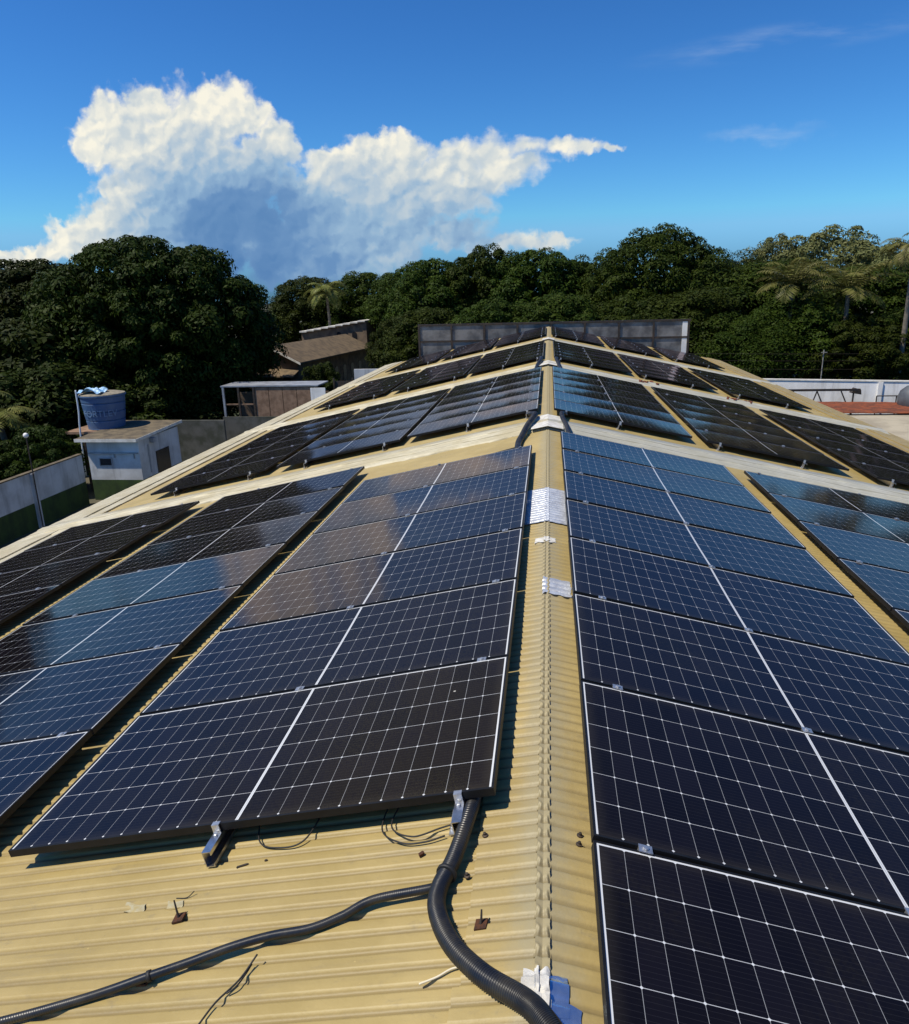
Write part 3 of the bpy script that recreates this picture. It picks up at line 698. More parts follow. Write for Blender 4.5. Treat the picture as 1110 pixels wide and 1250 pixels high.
def wire(pts, r, label, m=m_wire, name='wire', cat='wire', n=40):
    q = MB(); q.tube(spline(pts, n), r, 6)
    return tag(q.build(name, m, None, True), label, cat)
wire([on(-1, .62, 2.70, .05), on(-1, .66, 2.54, .02), on(-1, .56, 2.47, .012), on(-1, .44, 2.50, .014), on(-1, .34, 2.52, .02)], .0035, 'upper loose black cable looping below the panel edge near the conduit')
wire([on(-1, .68, 2.70, .05), on(-1, .70, 2.53, .016), on(-1, .60, 2.44, .012), on(-1, .50, 2.43, .012), on(-1, .42, 2.45, .014)], .0035, 'lower loose black cable looping below the panel edge near the conduit')
wire([on(-1, 1.30, 2.72, .06), on(-1, 1.26, 2.55, .02), on(-1, 1.16, 2.50, .012), on(-1, 1.04, 2.52, .02), on(-1, .98, 2.72, .05)], .0035, 'slack black cable hanging below the panel right of the big rail end')
wire([on(-1, 1.14, 1.70, .008), on(-1, 1.11, 1.78, .012), on(-1, 1.06, 1.86, .012), on(-1, 1.02, 1.94, .03)], .0035, 'black wire offcut with a forked end below the thin conduit')
wire([on(-1, 1.085, 1.81, .012), on(-1, 1.055, 1.83, .018), on(-1, 1.045, 1.88, .012), on(-1, 1.035, 1.915, .016)], .003, 'short black wire strand twisted beside the forked offcut')
wire([on(-1, .415, 1.79, .008), on(-1, .36, 1.81, .008), on(-1, .31, 1.835, .010), on(-1, .25, 1.84, .008), on(-1, .21, 1.815, .012)], .0035, 'pale curved twig lying left of the thick conduit', m_twig, 'twig', 'twig')
wire([on(-1, 1.52, 2.28, .004), on(-1, 1.47, 2.275, .006), on(-1, 1.44, 2.29, .02)], .002, 'small dark wisp standing above the rusty bracket', m_wire, 'twig', 'twig')

def hook(side, d, y, label, tall=.07, tilt=.01):
    o = empty('roof_bracket', on(side, d, y, 0), label, 'bracket', 'rusty roof brackets')
    q = MB(); T = lambda p: Vector((p.x * CS + side * 0, p.y, p.z - p.x * side * SN)) 
    q.prism([(-.020, -.024, .004), (.020, -.020, .004), (.023, .022, .004), (-.018, .020, .004)], (0, 0, .008)); q.build('plate', m_rust, o, local=True)
    q = MB(); q.tube([(0, 0, .01), (tilt * .5, .008, tall * .5), (tilt, .02, tall)], [.005, .004, .003], 8); q.build('bolt', m_steel, o, local=True)
    o.rotation_euler = (0, side * SL, rnd.uniform(-.3, .3))
hook(-1, 1.45, 2.17, 'rusty bracket with upright bolt on the open sheets left of centre', .075, -.004)
hook(-1, .235, 2.00, 'rusty bracket with upright bolt just right of the thick conduit', .05)
hook(-1, 1.44, 1.895, 'rusty strap bracket under the thin conduit', .03)
def debris(name, d, y, l, w, h, rz, m, label, cat):
    o = empty(name, on(-1, d, y, 0), label, cat)
    q = MB(); q.prism([(-l, -w, .002), (l * .6, -w, .002), (l, 0, .002), (l * .7, w, .002), (-l * .9, w * .8, .002)], (0, 0, h)); q.build('chip', m, o, local=True)
    o.rotation_euler = (0, -SL, rz)
debris('steel_offcut', 1.29, 2.425, .026, .004, .006, .25, m_steel, 'dark steel offcut on the sheets right of the big rail end', 'offcut')
debris('steel_chip', 1.19, 2.44, .006, .004, .006, 0, m_steel, 'tiny dark chip right of the steel offcut', 'chip')
debris('metal_scrap', .505, 2.37, .012, .007, .012, .6, m_rust, 'small dark scrap left of the thick conduit bend', 'scrap')
# screw heads with washers near the ridge
wm = MB(); wm.lathe((0, 0, 0), [(.016, 0), (.016, .004), (.008, .006), (.008, .014), (.003, .015)], 10)
me_screw = wm.mesh('screw', m_steel)
SCR = [(-1, .255, 2.43, 'dark roofing screw right of the conduit by the panel corner'), (-1, .305, 2.225, 'small roofing screw on the cap edge beside the conduit bend'), (1, .165, 2.44, 'upper dark roofing screw beside the nearest right panel gap'), (1, .16, 2.39, 'lower dark roofing screw beside the nearest right panel gap')]
for (sd, d, y, lab) in SCR:
    o = link('roofing_screw', me_screw); o.location = on(sd, d, y, .008); o.rotation_euler = (0, sd * SL, 0); o.scale = (.75, .75, 1.0)
    tag(o, lab, 'screw', 'roofing screws near the ridge')
# grey smears left by sealant on the sheets
for (d, y, l, lab) in ((1.70, 2.25, .05, 'grey sealant smear left of the upright rusty bracket'), (1.515, 2.245, .035, 'grey sealant smear just left of the upright rusty bracket')):
    q = MB(); yy = np.arange(y - .012, y + .03, PITCH / 12); ds = np.linspace(d - l, d + l, 10)
    V, F = slope_grid(-1, ds, yy, lambda D, Yg: HROOF + wave(Yg) + .003 + lowfreq(D, Yg, .0022))
    V[:, 1] += .012 * np.sin(V[:, 0] * 40)
    o = link('sealant_smear', np_mesh('sealant_smear', V, F, m_smear, True)); tag(o, lab, 'smear')
# broken tile bits on the flashing right of the ridge
def rubble(side, d, y, label, n=9, spread=.25):
    q = MB()
    for i in range(n):
        dd, yy = d + rnd.uniform(-spread, spread), y + rnd.uniform(-.2, .2); s = rnd.uniform(.03, .07)
        b = on(side, dd, yy, .045); a = rnd.random() * 6
        pts = [b + Vector((math.cos(a + t) * s * rnd.uniform(.6, 1), math.sin(a + t) * s, rnd.uniform(0, .02))) for t in (0, 1.7, 3.2, 4.7)]
        q.prism(pts, (0, 0, .035))
    tag(q.build('tile_rubble', m_tile), label, 'rubble', 'tile rubble on the flashings')
rubble(1, 2.75, 20.7, 'broken red tile bits on the flashing between middle and ridge-side columns')
rubble(1, 5.2, 20.7, 'broken red tile bits on the flashing farther down the right slope', 12, .4)

# ================================================================== SURROUNDINGS
def thing_box(name, mat_, boxes, label, cat, group=None):
    q = MB()
    for b in boxes: q.box(*b)
    return tag(q.build(name, mat_), label, cat, group)

# ---- yard wall on the left: white above, green dado below
yw = empty('yard_wall', (-25.2, 20, GZ), 'long yard wall left of the roof, white above a green band', 'wall')
q = MB(); q.box(-25.4, -25.2, -5, 37.2, GZ, -7.72); q.build('green_band', m_wallgreen, yw)
q = MB(); q.box(-25.4, -25.2, -5, 37.2, -7.718, -6.22); 
q.build('white_band', m_white, yw)
q = MB(); q.box(-25.43, -25.17, -5, 37.2, -6.218, -6.16); q.build('coping', m_slab, yw)
for yy in (15, 19.5, 24, 28.5, 33):
    q = MB(); q.box(-25.2 + .002, -25.08, yy - .15, yy + .15, GZ, -6.24); q.build('pier', m_white, yw)
# ---- pump house
ph = empty('pump_house', (-23.9, 40, GZ), 'small white pump house with a flat dirty slab roof', 'pump house')
bx0, bx1, by0, by1 = -25.35, -22.3, 38.0, 42.6
q = MB(); q.box(bx0, bx1, by0, by1, GZ, -7.82); q.build('green_band', m_wallgreen, ph)
q = MB(); q.box(bx0, bx1, by0, by1, -7.818, -5.62); q.build('wall', m_white, ph)
q = MB(); q.prism([(bx0 - .45, by0 - .35, -5.61), (bx1 + .12, by0 - .35, -5.61), (bx1 + .12, by1 + .4, -5.46), (bx0 - .45, by1 + .4, -5.46)], (0, 0, .16))
q.build('slab_roof', m_slab, ph)
q = MB(); q.box(bx0 - .45, bx1 + .12, by0 - .37, by0 - .352, -5.615, -5.44); q.build('slab_edge', m_slabedge, ph)
q = MB(); q.prism([(bx1 + .122, by0 - .35, -5.615), (bx1 + .122, by1 + .4, -5.465), (bx1 + .122, by1 + .4, -5.30), (bx1 + .122, by0 - .35, -5.45)], (.02, 0, 0)); q.build('slab_edge', m_slabedge, ph)
q = MB(); q.box(-24.72, -23.95, by0 - .04, by0 - .002, -7.02, -6.56); f = q.build('window', m_zinc, ph)
q = MB()
q.box(-24.66, -24.01, by0 - .05, by0 - .042, -6.97, -6.61); q.build('pane', m_glassdark, f, local=True)
q = MB(); q.box(bx0 + .1, bx1 - .05, by0 - .10, by0 - .03, -6.32, -6.26); q.box(bx0 + 1.55, bx0 + 1.62, by0 - .07, by0 - .03, -6.55, -6.322); q.box(bx1 - .35, bx1 - .28, by0 - .07, by0 - .03, -6.6, -6.322); q.build('drain_pipe', m_zinc, ph)
q = MB(); q.box(bx1 + .003, bx1 + .04, 39.7, 41.2, -7.9, -6.55); q.build('doorway', m_glassdark, ph)
q = MB(); q.box(bx1 + .003, bx1 + .06, 38.9, 39.0, -7.6, -6.0); q.box(bx1 + .003, bx1 + .25, 39.2, 39.55, -5.95, -5.7); q.build('meter_box', m_zinc, ph)
# ---- tank on its stand
TX, TY, TZ = -25.95, 41.2, -5.42
st = empty('tank_stand', (TX, TY, GZ), 'weathered timber stand carrying the blue water tank', 'stand')
q = MB(); q.box(TX - 1.75, TX + 1.5, TY - 1.5, TY + 1.5, TZ - .14, TZ); q.build('deck', m_plank, st)
for (a, b) in ((-1.55, -1.3), (-.7, -1.35), (1.3, -1.3), (-1.55, 1.3), (1.3, 1.3)):
    q = MB(); q.box(TX + a - .07, TX + a + .07, TY + b - .07, TY + b + .07, GZ, TZ - .142); q.build('post', m_steel, st)
tk = empty('water_tank', (TX, TY, TZ), 'large blue plastic water tank standing behind the white pump house', 'water tank')
prof = [(1.01, 0.0), (1.03, .03)]
for i in range(3):
    z0 = .06 + i * .5
    r0 = 1.02 + i * .06
    prof += [(r0, z0), (r0 + .05, z0 + .40), (r0 + .05, z0 + .43), (r0 + .01, z0 + .46)]
prof += [(1.20, 1.58), (1.22, 1.86), (1.29, 1.90), (1.29, 1.98)]
q = MB(); q.lathe((TX, TY, TZ), prof, 40); q.build('tank_body', m_tank, tk)
q = MB(); q.lathe((TX, TY, TZ), [(1.27, 1.982), (1.25, 2.03), (.9, 2.10), (.3, 2.16), (.05, 2.17)], 32); q.build('tank_lid', m_tanklid, tk)
cu = bpy.data.curves.new('lettering', 'FONT'); cu.body = 'FORTLEV'; cu.size = .52; cu.extrude = .004; cu.align_x = 'CENTER'
to = bpy.data.objects.new('lettering_src', cu); col.objects.link(to)
dg = bpy.context.evaluated_depsgraph_get(); tme = bpy.data.meshes.new_from_object(to.evaluated_get(dg)); bpy.data.objects.remove(to)
for v in tme.vertices:
    an = -PI / 2 + .28 + v.co.x * 0.95 / 1.2; rr = 1.185 + v.co.z + .02 * v.co.y + .03
    v.co = Vector((TX + rr * math.cos(an), TY + rr * math.sin(an), TZ + .80 + v.co.y))
tme.materials.clear(); tme.materials.append(m_tanktext)
link('lettering', tme, tk)
# crumpled tarp on the lid
V = []; F = []
n = 14
for i in range(n + 1):
    for j in range(n + 1):
        a, b = i / n - .5, j / n - .5
        V.append((TX - .25 + a * 1.5, TY - .55 + b * 1.0, TZ + 2.16 + .10 * math.sin(9 * a + 4 * b) * math.cos(7 * b) + .09 * rnd.random() + .12 * (1 - 4 * a * a)))
F = [(i * (n + 1) + j, i * (n + 1) + j + 1, (i + 1) * (n + 1) + j + 1, (i + 1) * (n + 1) + j) for i in range(n) for j in range(n)]
q = MB(); q.add(V, F); q.add([(x, y, z - .03) for x, y, z in V], [f[::-1] for f in F]); tag(q.build('tarp', m_tarp), 'crumpled light blue tarp lying on the water tank lid', 'tarp')
wire([(TX - .55, TY - 1.62, TZ + 2.4), (TX - .58, TY - 1.62, TZ + 1.2), (TX - .70, TY - 1.6, TZ + .1), (TX - .78, TY - 1.65, GZ + 1)], .045, 'pale vertical plastic pipe in front of the blue water tank', m_pvc, 'water_pipe', 'pipe')
# ---- lamp post by the yard wall
lp = empty('lamp_post', (-25.0, 32.9, GZ), 'thin lamp post with a round white lamp by the yard wall', 'lamp post')
q = MB(); q.tube([(-25.0, 32.9, GZ), (-25.0, 32.9, -4.45)], .03, 8); q.build('pole', m_steel, lp)
q = MB(); q.lathe((-25.0, 32.9, -4.45), [(.04, 0), (.10, .04), (.13, .12), (.10, .20), (.04, .24)], 14); q.build('lamp_globe', m_white2, lp, True)
# ---- neighbour's tile roof beyond the yard wall
nb = empty('neighbour_house', (-29, 31, GZ), 'house with a red clay tile roof beyond the yard wall', 'house')
q = MB(); q.box(-33.5, -26.6, 23, 33, GZ, -7.0); q.build('wall', m_white, nb)
def tile_roof(x0, x1, y0, y1, z0, z1, per=.22, amp=.04):
    """tiled plane rising from x0 (z0) to x1 (z1); channel waves run down the slope, courses step"""
    yy = np.arange(y0, y1, per / 6); tt = np.linspace(0, 1, 40)
    T_, Yg = np.meshgrid(tt, yy)
    X = x0 + (x1 - x0) * T_; Z = z0 + (z1 - z0) * T_ + amp * np.abs(np.sin(PI * Yg / per)) + .03 * ((T_ * 13) % 1.0)
    V = np.stack([X, Yg, Z], -1).reshape(-1, 3); n, m_ = len(yy), len(tt)
    i = np.arange((n - 1) * (m_ - 1)); a = (i // (m_ - 1)) * m_ + i % (m_ - 1)
    return V, np.stack([a, a + 1, a + m_ + 1, a + m_], 1)
V, F = tile_roof(-26.3, -30, 22.5, 33.4, -6.95, -6.4); link('roof', np_mesh('roof', V, F[:, ::-1], m_tile), nb)
# ---- garden wall in shade behind the pump house
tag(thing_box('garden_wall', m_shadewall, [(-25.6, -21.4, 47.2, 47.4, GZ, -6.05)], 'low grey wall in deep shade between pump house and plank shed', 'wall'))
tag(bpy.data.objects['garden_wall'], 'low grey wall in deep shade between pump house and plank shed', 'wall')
# ---- plank shed
sh = empty('plank_shed', (-19, 51, GZ), 'open shed with plank panels and a pale sheet-metal roof edge', 'shed')
sy = 50.0
q = MB(); q.box(-22.6, -15.6, sy - .02, sy + 2.4, -4.20, -4.12); q.build('roof', m_zinc, sh)
q = MB(); q.box(-22.6, -15.6, sy - .08, sy - .022, -4.20, -4.11); q.build('roof_edge', m_zinc, sh)
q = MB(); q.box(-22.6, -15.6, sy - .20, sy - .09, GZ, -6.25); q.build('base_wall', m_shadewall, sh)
for xx in (-22.45, -21.35, -20.25, -15.8):
    q = MB(); q.box(xx - .07, xx + .07, sy - .07, sy + .07, GZ, -4.202); q.build('post', m_steel if xx > -22 else m_zinc, sh)
q = MB(); q.box(-22.36, -20.34, sy - .03, sy + .03, -5.45, -5.36); q.build('crossbar', m_plank, sh)
for i in range(4):
    q = MB(); q.box(-20.16 + i * 1.0, -19.20 + i * 1.0, sy - .02, sy + .02, -8.6, -4.24); q.build('plank_panel', m_plank, sh)
q = MB(); q.box(-22.5, -15.7, sy + 2.6, sy + 2.8, GZ, -4.9); q.build('back_wall', m_brick, sh)
q = MB(); q.box(-16.15, -15.1, sy - .12, sy - .09, GZ, -4.3); q.build('white_door', m_white2, sh)
# ---- mesh fence and pale wall right of the shed
fe = empty('mesh_fence', (-13.5, 52, GZ), 'dark mesh fence panel between the plank shed and the roof', 'fence')
q = MB(); q.box(-15.0, -12.4, 52, 52.04, GZ, -4.1)
q.build('mesh_panel', m_steel, fe)
for xx in (-15.05, -13.7, -12.35):
    q = MB(); q.box(xx - .05, xx + .05, 51.9, 51.998, GZ, -3.9); q.build('post', m_steel, fe)
thing_box('pale_wall', m_white, [(-14.6, -10.2, 56, 56.2, GZ, -3.7)], 'pale rendered wall beyond the dark mesh fence', 'wall')

# ---- brown church-like building behind
ch = empty('chapel', (-22.5, 76, GZ), 'brown chapel with arched windows and weathered tile roof among the trees', 'chapel')
cx0, cx1, cy0, cy1, ez, rz = -26.5, -21.4, 67.0, 84.5, -3.95, -2.72
xm = (cx0 + cx1) / 2
q = MB(); q.prism([(cx0, cy0, GZ), (cx1, cy0, GZ), (cx1, cy0, ez), (xm, cy0, rz - .12), (cx0, cy0, ez)], (0, cy1 - cy0, 0)); q.build('nave_wall', m_brick2, ch)
q = MB(); th = .14
q.prism([(xm, cy0 - .5, rz), (cx1 + .5, cy0 - .5, ez - .26), (cx1 + .5, cy0 - .5, ez - .12), (xm, cy0 - .5, rz + th), (cx0 - .5, cy0 - .5, ez - .12), (cx0 - .5, cy0 - .5, ez - .26)], (0, cy1 - cy0 + .5, 0)); q.build('nave_roof', m_oldtile, ch)
q = MB(); q.prism([(xm, cy0 - .56, rz - .06), (cx1 + .55, cy0 - .56, ez - .34), (cx1 + .55, cy0 - .56, ez - .16), (xm, cy0 - .56, rz + .12)], (0, .05, 0)); q.build('verge_board', m_slabedge, ch)
q = MB(); q.prism([(cx0 - .3, cy0 - 1.6, -5.3), (cx1 + .2, cy0 - 1.6, -5.3), (cx1 + .2, cy0 - .01, -4.8), (cx0 - .3, cy0 - .01, -4.8)], (0, 0, .1)); q.build('porch_roof', m_oldtile, ch)
def arch(x, y, z, w, h, ax):
    pts = []
    for (a, b) in [(-w/2, 0), (w/2, 0)] + [(w/2 * math.cos(t), h - w/2 + w/2 * math.sin(t)) for t in np.linspace(0, PI, 9)]:
        pts.append((x + a, y, z + b) if ax == 'x' else (x, y + a, z + b))
    return pts
for xx in (-25.2, -22.6):
    q = MB(); q.prism(arch(xx, cy0 - .04, -7.3, .95, 1.9, 'x'), (0, .035, 0)); w = q.build('window', m_glassdark, ch)
for i in range(7):
    q = MB(); q.prism(arch(cx1 + .004, cy0 + 2.2 + i * 2.1, -7.2, .8, 1.9, 'y'), (.04, 0, 0)); q.build('window', m_glassdark, ch)
q = MB(); q.prism([(-29.9, 85.5, GZ), (-21.8, 85.5, GZ), (-21.8, 85.5, -1.25), (-29.9, 85.5, -2.45)], (0, 6, 0)); q.build('tall_block', m_brick2, ch)
q = MB()
for i in range(9):
    x0 = -30.0 + i * .91; z0 = -2.42 + i * .135
    q.box(x0, x0 + .88, 85.2, 91.7, z0 + .0, z0 + .16)
q.build('stepped_tiles', m_slabedge, ch)
ch.rotation_euler = (0, 0, R(-8))
for xx in (-25.2, -23.3):
    q = MB(); q.prism(arch(xx, 85.46, -3.9, .55, 1.5, 'x'), (0, .035, 0)); q.build('window', m_glassdark, ch)

# ---- right side: white boundary wall, tile lean-to, gate frames
bw = empty('boundary_wall', (14, 51, GZ), 'long stained white boundary wall beyond the right eave', 'wall')
q = MB(); q.box(6, 60, 51, 51.25, GZ, -4.26); q.build('wall_face', m_white2, bw)
q = MB(); q.box(6, 60, 50.96, 51.29, -4.258, -4.18); q.build('coping', m_slabedge, bw)
bw.rotation_euler = (0, 0, R(-13))
for xx in (12.5, 20.6, 28.7):
    q = MB(); q.box(xx - .10, xx + .16, 50.9, 50.998, GZ, -4.27); q.build('pier', m_white2, bw)
lt = empty('lean_to', (18, 40, GZ), 'low building with red clay tiles along its pale roof beside the right eave', 'building')
q = MB(); q.box(12.2, 30, 24, 44.8, GZ, -6.0); q.build('wall', m_concrete, lt)
q = MB(); q.prism([(11.9, 23.5, -5.55), (30.4, 23.5, -5.55), (30.4, 42.6, -5.25), (11.9, 42.6, -5.25)], (0, 0, .12)); q.build('flat_roof', m_oldcement, lt)
V, F = tile_roof(13.2, 30.4, 42.2, 46.0, -4.98, -5.25, .24, .08); link('roof', np_mesh('roof', V, F, m_tile), lt)
gt = empty('gate_frame', (17, 48.4, GZ), 'dark steel gate frame with slanting stays before the white wall', 'gate')
q = MB(); q.box(14.2, 18.9, 48.4, 48.5, -4.66, -4.53); q.box(14.4, 14.55, 48.4, 48.5, GZ, -4.662); q.box(14.9, 15.05, 48.4, 48.5, GZ, -4.662)
q.build('beam', m_steel, gt)
for (a, b) in ((16.4, 17.2), (17.8, 18.6), (16.4, 15.9)):
    q = MB(); q.tube([(a, 48.45, -4.67), (b, 48.45, -6.3)], .04, 6); q.build('stay', m_steel, gt)
fl = empty('flood_light', (18.7, 48.9, GZ), 'slim post with a drooping flood light before the white wall', 'light')
q = MB(); q.tube([(18.7, 48.9, GZ), (18.7, 48.9, -4.7)], .05, 8); q.build('post', m_steel, fl)
q = MB(); q.prism([(18.5, 48.7, -4.83), (19.1, 48.7, -4.93), (19.05, 48.7, -4.63), (18.7, 48.7, -4.53)], (0, .4, 0)); q.build('lamp_head', m_steel, fl)
rl = empty('handrail', (20.5, 47, GZ), 'thin dark steel handrail before the white wall at the right edge', 'railing')
q = MB()
for xx in (19.3, 20.4, 21.6): q.tube([(xx, 47, GZ), (xx, 47, -4.78)], .035, 6)
q.tube([(19.3, 47, -4.78), (24, 47, -4.78)], .035, 6); q.tube([(19.3, 47, -5.28), (24, 47, -5.28)], .03, 6)
q.build('rails', m_steel, rl)
gk = empty('grey_tank', (20.55, 45, GZ), 'dark grey round water tank at the right edge beyond the tile roof', 'water tank')
q = MB(); q.lathe((20.55, 45, -5.45), [(.35, 0), (.72, .15), (.88, .5), (.90, .85), (.80, 1.2), (.5, 1.48), (.2, 1.55), (.18, 1.62)], 24); q.build('tank_body', m_tankgrey, gk, True)
q = MB(); q.box(19.9, 21.2, 44.4, 45.6, -5.60, -5.452); q.build('plinth', m_concrete, gk)
for (a, b) in ((-.5, -.45), (.5, -.45), (-.5, .45), (.5, .45)):
    q = MB(); q.box(20.55 + a - .06, 20.55 + a + .06, 45 + b - .06, 45 + b + .06, GZ, -5.602); q.build('leg', m_steel, gk)
# power lines
for i, (z0, lab) in enumerate(((-3.05, 'upper power line crossing before the right-hand trees'), (-3.55, 'middle power line crossing before the right-hand trees'), (-4.15, 'lowest power line crossing before the right-hand trees'))):
    q = MB(); q.tube([(9 + k * 3.2, 58, z0 - .25 * math.sin(PI * k / 10)) for k in range(11)], .008, 5); tag(q.build('power_line', m_steel), lab, 'power line', 'power lines on the right')
up = empty('utility_post', (19.9, 58.3, GZ), 'slender pale utility post before the right-hand trees', 'post')
q = MB(); q.tube([(19.9, 58.3, GZ), (19.9, 58.3, -3.0)], .04, 8); q.build('pole', m_concrete, up)
q = MB(); q.box(19.7, 20.1, 58.18, 58.24, -3.2, -3.15); q.build('crossarm', m_concrete, up)

# ================================================================== TREES
def crown(name, seed, rx, ry, rz, nclump, nleaf, ls, m, low=-0.35, clump=(.24, .36), droop=.3, fill=900, flat=1.0, shl=(.62, .98)):
    g = np.random.default_rng(seed)
    k = np.arange(nclump) + .5
    z = 1 - (1 - low) * k / nclump; ph = PI * (1 + 5 ** .5) * k + g.normal(0, .25, nclump)
    r = np.sqrt(np.clip(1 - z * z, 0, 1))
    shell = g.uniform(*shl, nclump)
    C = np.stack([r * np.cos(ph) * rx, r * np.sin(ph) * ry, z * rz], 1) * shell[:, None]
    rc = g.uniform(*clump, nclump) * min(rx, ry, rz) * g.choice([.7, 1, 1.2], nclump)
    n = nclump * nleaf
    ci = np.repeat(np.arange(nclump), nleaf)
    d = g.normal(size=(n, 3)); d[:, 2] += .85
    d /= np.linalg.norm(d, axis=1, keepdims=True)
    rad = g.uniform(.55, 1.08, n) ** .6
    Pp = C[ci] + d * (rc[ci] * rad)[:, None] * np.array([1.1, 1.1, .8 * flat])
    nrm = d + g.normal(0, .38, (n, 3)); nrm[:, 2] += .25
    sz = ls * g.uniform(.6, 1.35, n)
    # interior filler, larger leaves deep in the crown
    dd = g.normal(size=(fill, 3)); dd /= np.linalg.norm(dd, axis=1, keepdims=True)
    Pf = dd * (g.uniform(.25, .80, fill))[:, None] * np.array([rx, ry, rz]); Pf[:, 2] = np.maximum(Pf[:, 2], low * rz)
    Pp = np.concatenate([Pp, Pf]); nrm = np.concatenate([nrm, g.normal(size=(fill, 3))]); sz = np.concatenate([sz, np.full(fill, ls * 3.2)])
    nrm /= np.linalg.norm(nrm, axis=1, keepdims=True)
    t = g.normal(size=nrm.shape); t[:, 2] -= droop * 2
    t -= nrm * (t * nrm).sum(1, keepdims=True); t /= np.linalg.norm(t, axis=1, keepdims=True)
    b = np.cross(nrm, t)
    s = sz[:, None]
    V = np.stack([Pp - t * s * .6, Pp + b * s * .26 + nrm * s * .05, Pp + t * s * .6, Pp - b * s * .26 + nrm * s * .05], 1).reshape(-1, 3)
    F = np.arange(len(V)).reshape(-1, 4)
    return np_mesh(name, V, F, m), C, rc
def trunk_mesh(name, seed, H, r0, cz, C, m, nl=6):
    g = random.Random(seed); q = MB()
    top = Vector((g.uniform(-.3, .3), g.uniform(-.3, .3), cz))
    q.tube(spline([(0, 0, 0), (g.uniform(-.15, .15), g.uniform(-.15, .15), cz * .5), top], 10), [r0 * (1 - .05 * i) for i in range(11)], 9)
    for i in range(nl):
        c = Vector(C[g.randrange(len(C))]) + Vector((0, 0, cz)); s = Vector((0, 0, cz * g.uniform(.45, .8)))
        q.tube(spline([s, s.lerp(c, .5) + Vector((0, 0, .3)), c], 7), [r0 * .45 * (1 - i2 * .11) for i2 in range(8)], 6)
    return q.mesh(name, m, True)

KIND = {}
def kind(key, seed, H, rx, ry, rz, nc, nl, ls, m, **kw):
    me, C, rc = crown(key + '_crown', seed, rx, ry, rz, nc, nl, ls, m, **kw)
    cz = H - rz * 1.04
    KIND[key] = (me, trunk_mesh(key + '_trunk', seed, H, .02 * H + .12, cz, C, m_bark), cz, H, rx)
kind('mango', 3, 15.2, 9.6, 8.5, 7.4, 430, 300, .29, m_leaf_mango, low=-.75, clump=(.10, .17), fill=3600, droop=.5, shl=(.78, .99))
kind('round', 11, 14.0, 5.6, 5.4, 5.6, 170, 300, .26, m_leaf_wood, low=-.85, clump=(.14, .23), shl=(.72, .99), fill=1400)
kind('broad', 12, 14.0, 6.6, 5.6, 5.0, 190, 290, .26, m_leaf_wood, low=-.85, clump=(.13, .22), shl=(.70, .99), fill=1400)
kind('dome', 17, 15.0, 6.4, 6.0, 6.2, 300, 280, .21, m_leaf_wood, low=-.85, clump=(.10, .17), fill=2400, shl=(.80, .99))
kind('tall', 13, 16.0, 4.8, 4.8, 6.6, 90, 500, .26, m_leaf_wood, low=-.85, clump=(.24, .36))
kind('fine', 14, 15.0, 5.6, 5.6, 5.8, 100, 560, .21, m_leaf_wood, low=-.85, clump=(.26, .40), droop=.1)
kind('pale', 15, 15.0, 5.0, 4.8, 3.6, 55, 190, .30, m_leaf_pale, low=-.3, clump=(.22, .38), fill=60, droop=.1)
kind('bush', 16, 6.0, 3.4, 3.2, 2.8, 45, 360, .26, m_leaf_mango, low=-.8, clump=(.28, .42), fill=400)

def tree(key, x, y, ztop, rad, label, group, name='tree', rot=None):
    me, tm, cz, H, rx = KIND[key]
    o = empty(name, (x, y, GZ), label, 'tree', group)
    o.rotation_euler = (0, 0, rot if rot is not None else rnd.uniform(0, 6.28))
    sx = rad / rx; sz = (ztop - GZ) / H
    o.scale = (sx, sx, sz)
    c = link('crown', me, o, True); c.location = (0, 0, cz)
    link('trunk', tm, o, True)
    return o
tree('mango', -30.6, 57, 6.3, 9.2, 'huge dark domed mango tree rising behind the blue water tank', None, 'mango_tree', .4)
tree('mango', -45.5, 64, 5.3, 10.5, 'dark mango tree at the left edge behind the largest dome', None, 'mango_tree', 2.2)
tree('bush', -33.5, 47, -2.2, 5.0, 'leafy dark shrub tree at the left edge beyond the lamp post', None, 'shrub', 1)
tree('bush', -37.5, 52, 0.5, 6.0, 'tall dark shrub tree at the far left below the mango canopy', None, 'shrub', 2)
tree('bush', -30.0, 49.5, -3.6, 4.2, 'shrub in deep shade directly behind the water tank', None, 'shrub', 3)
tree('bush', -26.6, 53.5, -3.0, 3.6, 'shrub in deep shade behind the pump house roof', None, 'shrub', 4)
tree('bush', -28.6, 39.0, -5.0, 2.2, 'low leafy shrub behind the yard wall left of the tank stand', None, 'shrub', 5)
tree('bush', -31.0, 38.0, -5.6, 2.6, 'low leafy shrub behind the yard wall below the palm', None, 'shrub', 5.5)
tree('bush', -20.4, 66.5, -4.2, 1.9, 'small green shrub against the chapel wall', None, 'shrub', .3)

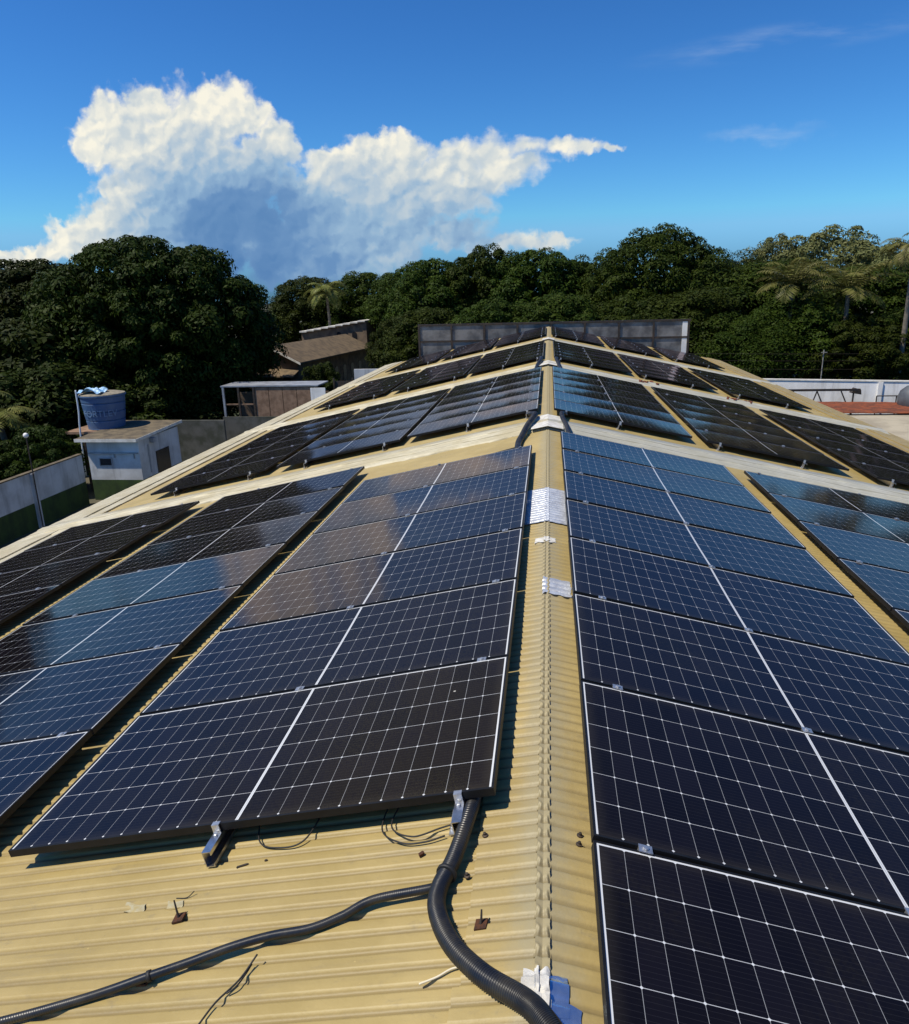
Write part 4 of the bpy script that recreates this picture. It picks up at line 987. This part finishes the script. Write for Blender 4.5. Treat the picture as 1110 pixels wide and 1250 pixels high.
tree('mango', -53, 45, 9.5, 11.0, 'large mango tree beyond the left edge of the picture', None, 'mango_tree', 1.1)
FR = [('round', -31.5, 98, 3.9, 5.6), ('round', -24.0, 99, 4.3, 6.4), ('broad', -16.5, 90, 4.2, 5.8), ('round', -11.5, 80, 4.9, 5.4), ('broad', -6.6, 81, 5.9, 5.6), ('round', -1.0, 79, 5.5, 5.8), ('broad', 4.0, 82, 4.6, 5.4),
      ('dome', 10.2, 76, 7.0, 7.2), ('fine', 17.0, 80, 4.8, 4.6), ('tall', 18.2, 74, 3.9, 5.4), ('fine', 22.8, 76, 3.6, 5.4), ('tall', 27.5, 70, 3.3, 5.2), ('broad', 33.0, 68, 3.6, 5.8), ('round', 38.5, 70, 4.6, 5.8)]
for i, (k, x, y, zt, r_) in enumerate(FR):
    tree(k, x, y, zt, r_, f'{["broad green", "rounded dark green"][i % 2]} tree, {ORD[i] if i < 9 else ["tenth","eleventh","twelfth","thirteenth","fourteenth"][i-9]} from the left in the upper row of the wood', 'trees of the wood, upper row')
FR2 = [('broad', -13.9, 72, -0.6, 3.3), ('round', -11.0, 68, 0.4, 4.4), ('broad', -5.0, 66, 0.9, 4.8), ('round', 0.5, 65, 1.3, 4.6), ('broad', 6.0, 66, 0.8, 4.8), ('tall', 11.5, 66, 1.7, 4.8), ('fine', 15.5, 63, -0.4, 4.2), ('round', 19.0, 64, 0.6, 4.4), ('broad', 23.4, 61.5, -0.9, 4.4), ('round', 27.6, 62, -0.2, 4.6), ('broad', 32.5, 61, 0.6, 4.8)]
for i, (k, x, y, zt, r_) in enumerate(FR2):
    tree(k, x, y, zt, r_, f'{ORD[i] if i < 9 else ["tenth","eleventh"][i-9]} tree from the left in the lower front row of the wood, dense green foliage', 'trees of the wood, front row')
tree('pale', 25.2, 92, 6.6, 3.6, 'thin grey-green treetop standing alone above the right-hand wood', 'pale treetops on the right')
tree('pale', 30.6, 90, 7.2, 5.6, 'wide pale treetop above the two feathery palms', 'pale treetops on the right')
tree('pale', 34.5, 84, 5.2, 4.6, 'pale treetop just left of the tall palm at the right edge', 'pale treetops on the right')

# ---- palms
def palm_crown(seed, nf, L, droop, w, m):
    g = np.random.default_rng(seed); V = []; F = []
    for i in range(nf):
        az = 2 * PI * i / nf + g.normal(0, .2); el = g.uniform(-.1, 1.25); ln = L * g.uniform(.8, 1.1)
        dirh = np.array([math.cos(az), math.sin(az), 0]); p = np.zeros(3); pts = []
        for s in range(15):
            t = s / 14; e = el - droop * t ** 1.3
            pts.append(p.copy()); p = p + (dirh * math.cos(e) + np.array([0, 0, math.sin(e)])) * ln / 14
        side = np.cross(dirh, [0, 0, 1])
        for s in range(1, 14):
            c = pts[s]; tdir = pts[s + 1] - pts[s]; tdir /= np.linalg.norm(tdir)
            up = np.cross(side, tdir)
            lw = w * math.sin(PI * (s / 14) ** .7) + .1
            for sg in (-1, 1):
                for hh in (0, .5):
                    b0 = c + tdir * ln / 14 * hh
                    tip = b0 + side * sg * lw + tdir * lw * .45 - np.array([0, 0, lw * g.uniform(.25, .6)])
                    j = len(V)
                    V += [b0 - tdir * .07, (b0 + tip) / 2 + up * .03 - tdir * .05, tip, (b0 + tip) / 2 + tdir * .06]; F.append((j, j + 1, j + 2, j + 3))
        for s in range(14):                         # midrib
            a, b = pts[s], pts[s + 1]; j = len(V); o = side * .04 * (1 - s / 16)
            V += [a - o, a + o, b + o, b - o]; F.append((j, j + 1, j + 2, j + 3))
    return np_mesh('palm_crown', np.array(V), np.array(F), m)
pc = [palm_crown(1, 17, 4.0, 1.5, .85, m_leaf_palm), palm_crown(2, 15, 3.4, 1.7, .75, m_leaf_palm), palm_crown(5, 24, 3.0, 2.0, .6, m_leaf_palm)]
def palm(x, y, ztop, k, sc, label):
    o = empty('palm_tree', (x, y, GZ), label, 'palm', 'palm trees among the wood')
    H = ztop - GZ
    q = MB(); q.tube(spline([(0, 0, 0), (.15, .1, H * .5), (0, 0, H)], 12), [.24 - .008 * i for i in range(13)], 8); q.build('trunk', m_palmtrunk, o, True, local=True)
    c = link('crown', pc[k], o, True); c.location = (0, 0, H); c.scale = (sc,) * 3
    c.rotation_euler = (0, 0, rnd.random() * 6)
palm(18.6, 63.0, 1.6, 0, .95, 'left feathery palm with sunlit fronds on the right side of the wood')
palm(22.6, 62.5, 1.1, 0, 1.05, 'right feathery palm with sunlit fronds beside the other feathery palm')
palm(25.2, 58.5, 3.6, 2, .9, 'tall palm with hanging fronds and a bare trunk at the right edge')
palm(28.6, 62.0, 4.2, 2, 1.0, 'tallest palm cut off by the right edge of the picture')
palm(-26.2, 90.0, 1.9, 2, 1.1, 'palm standing above the chapel against the gap of sky')
palm(-31.8, 39.8, -4.7, 1, .8, 'low palm at the left edge beside the lamp post')
palm(-35.0, 42.0, -3.9, 1, .8, 'low palm at the far left edge beyond the yard wall')
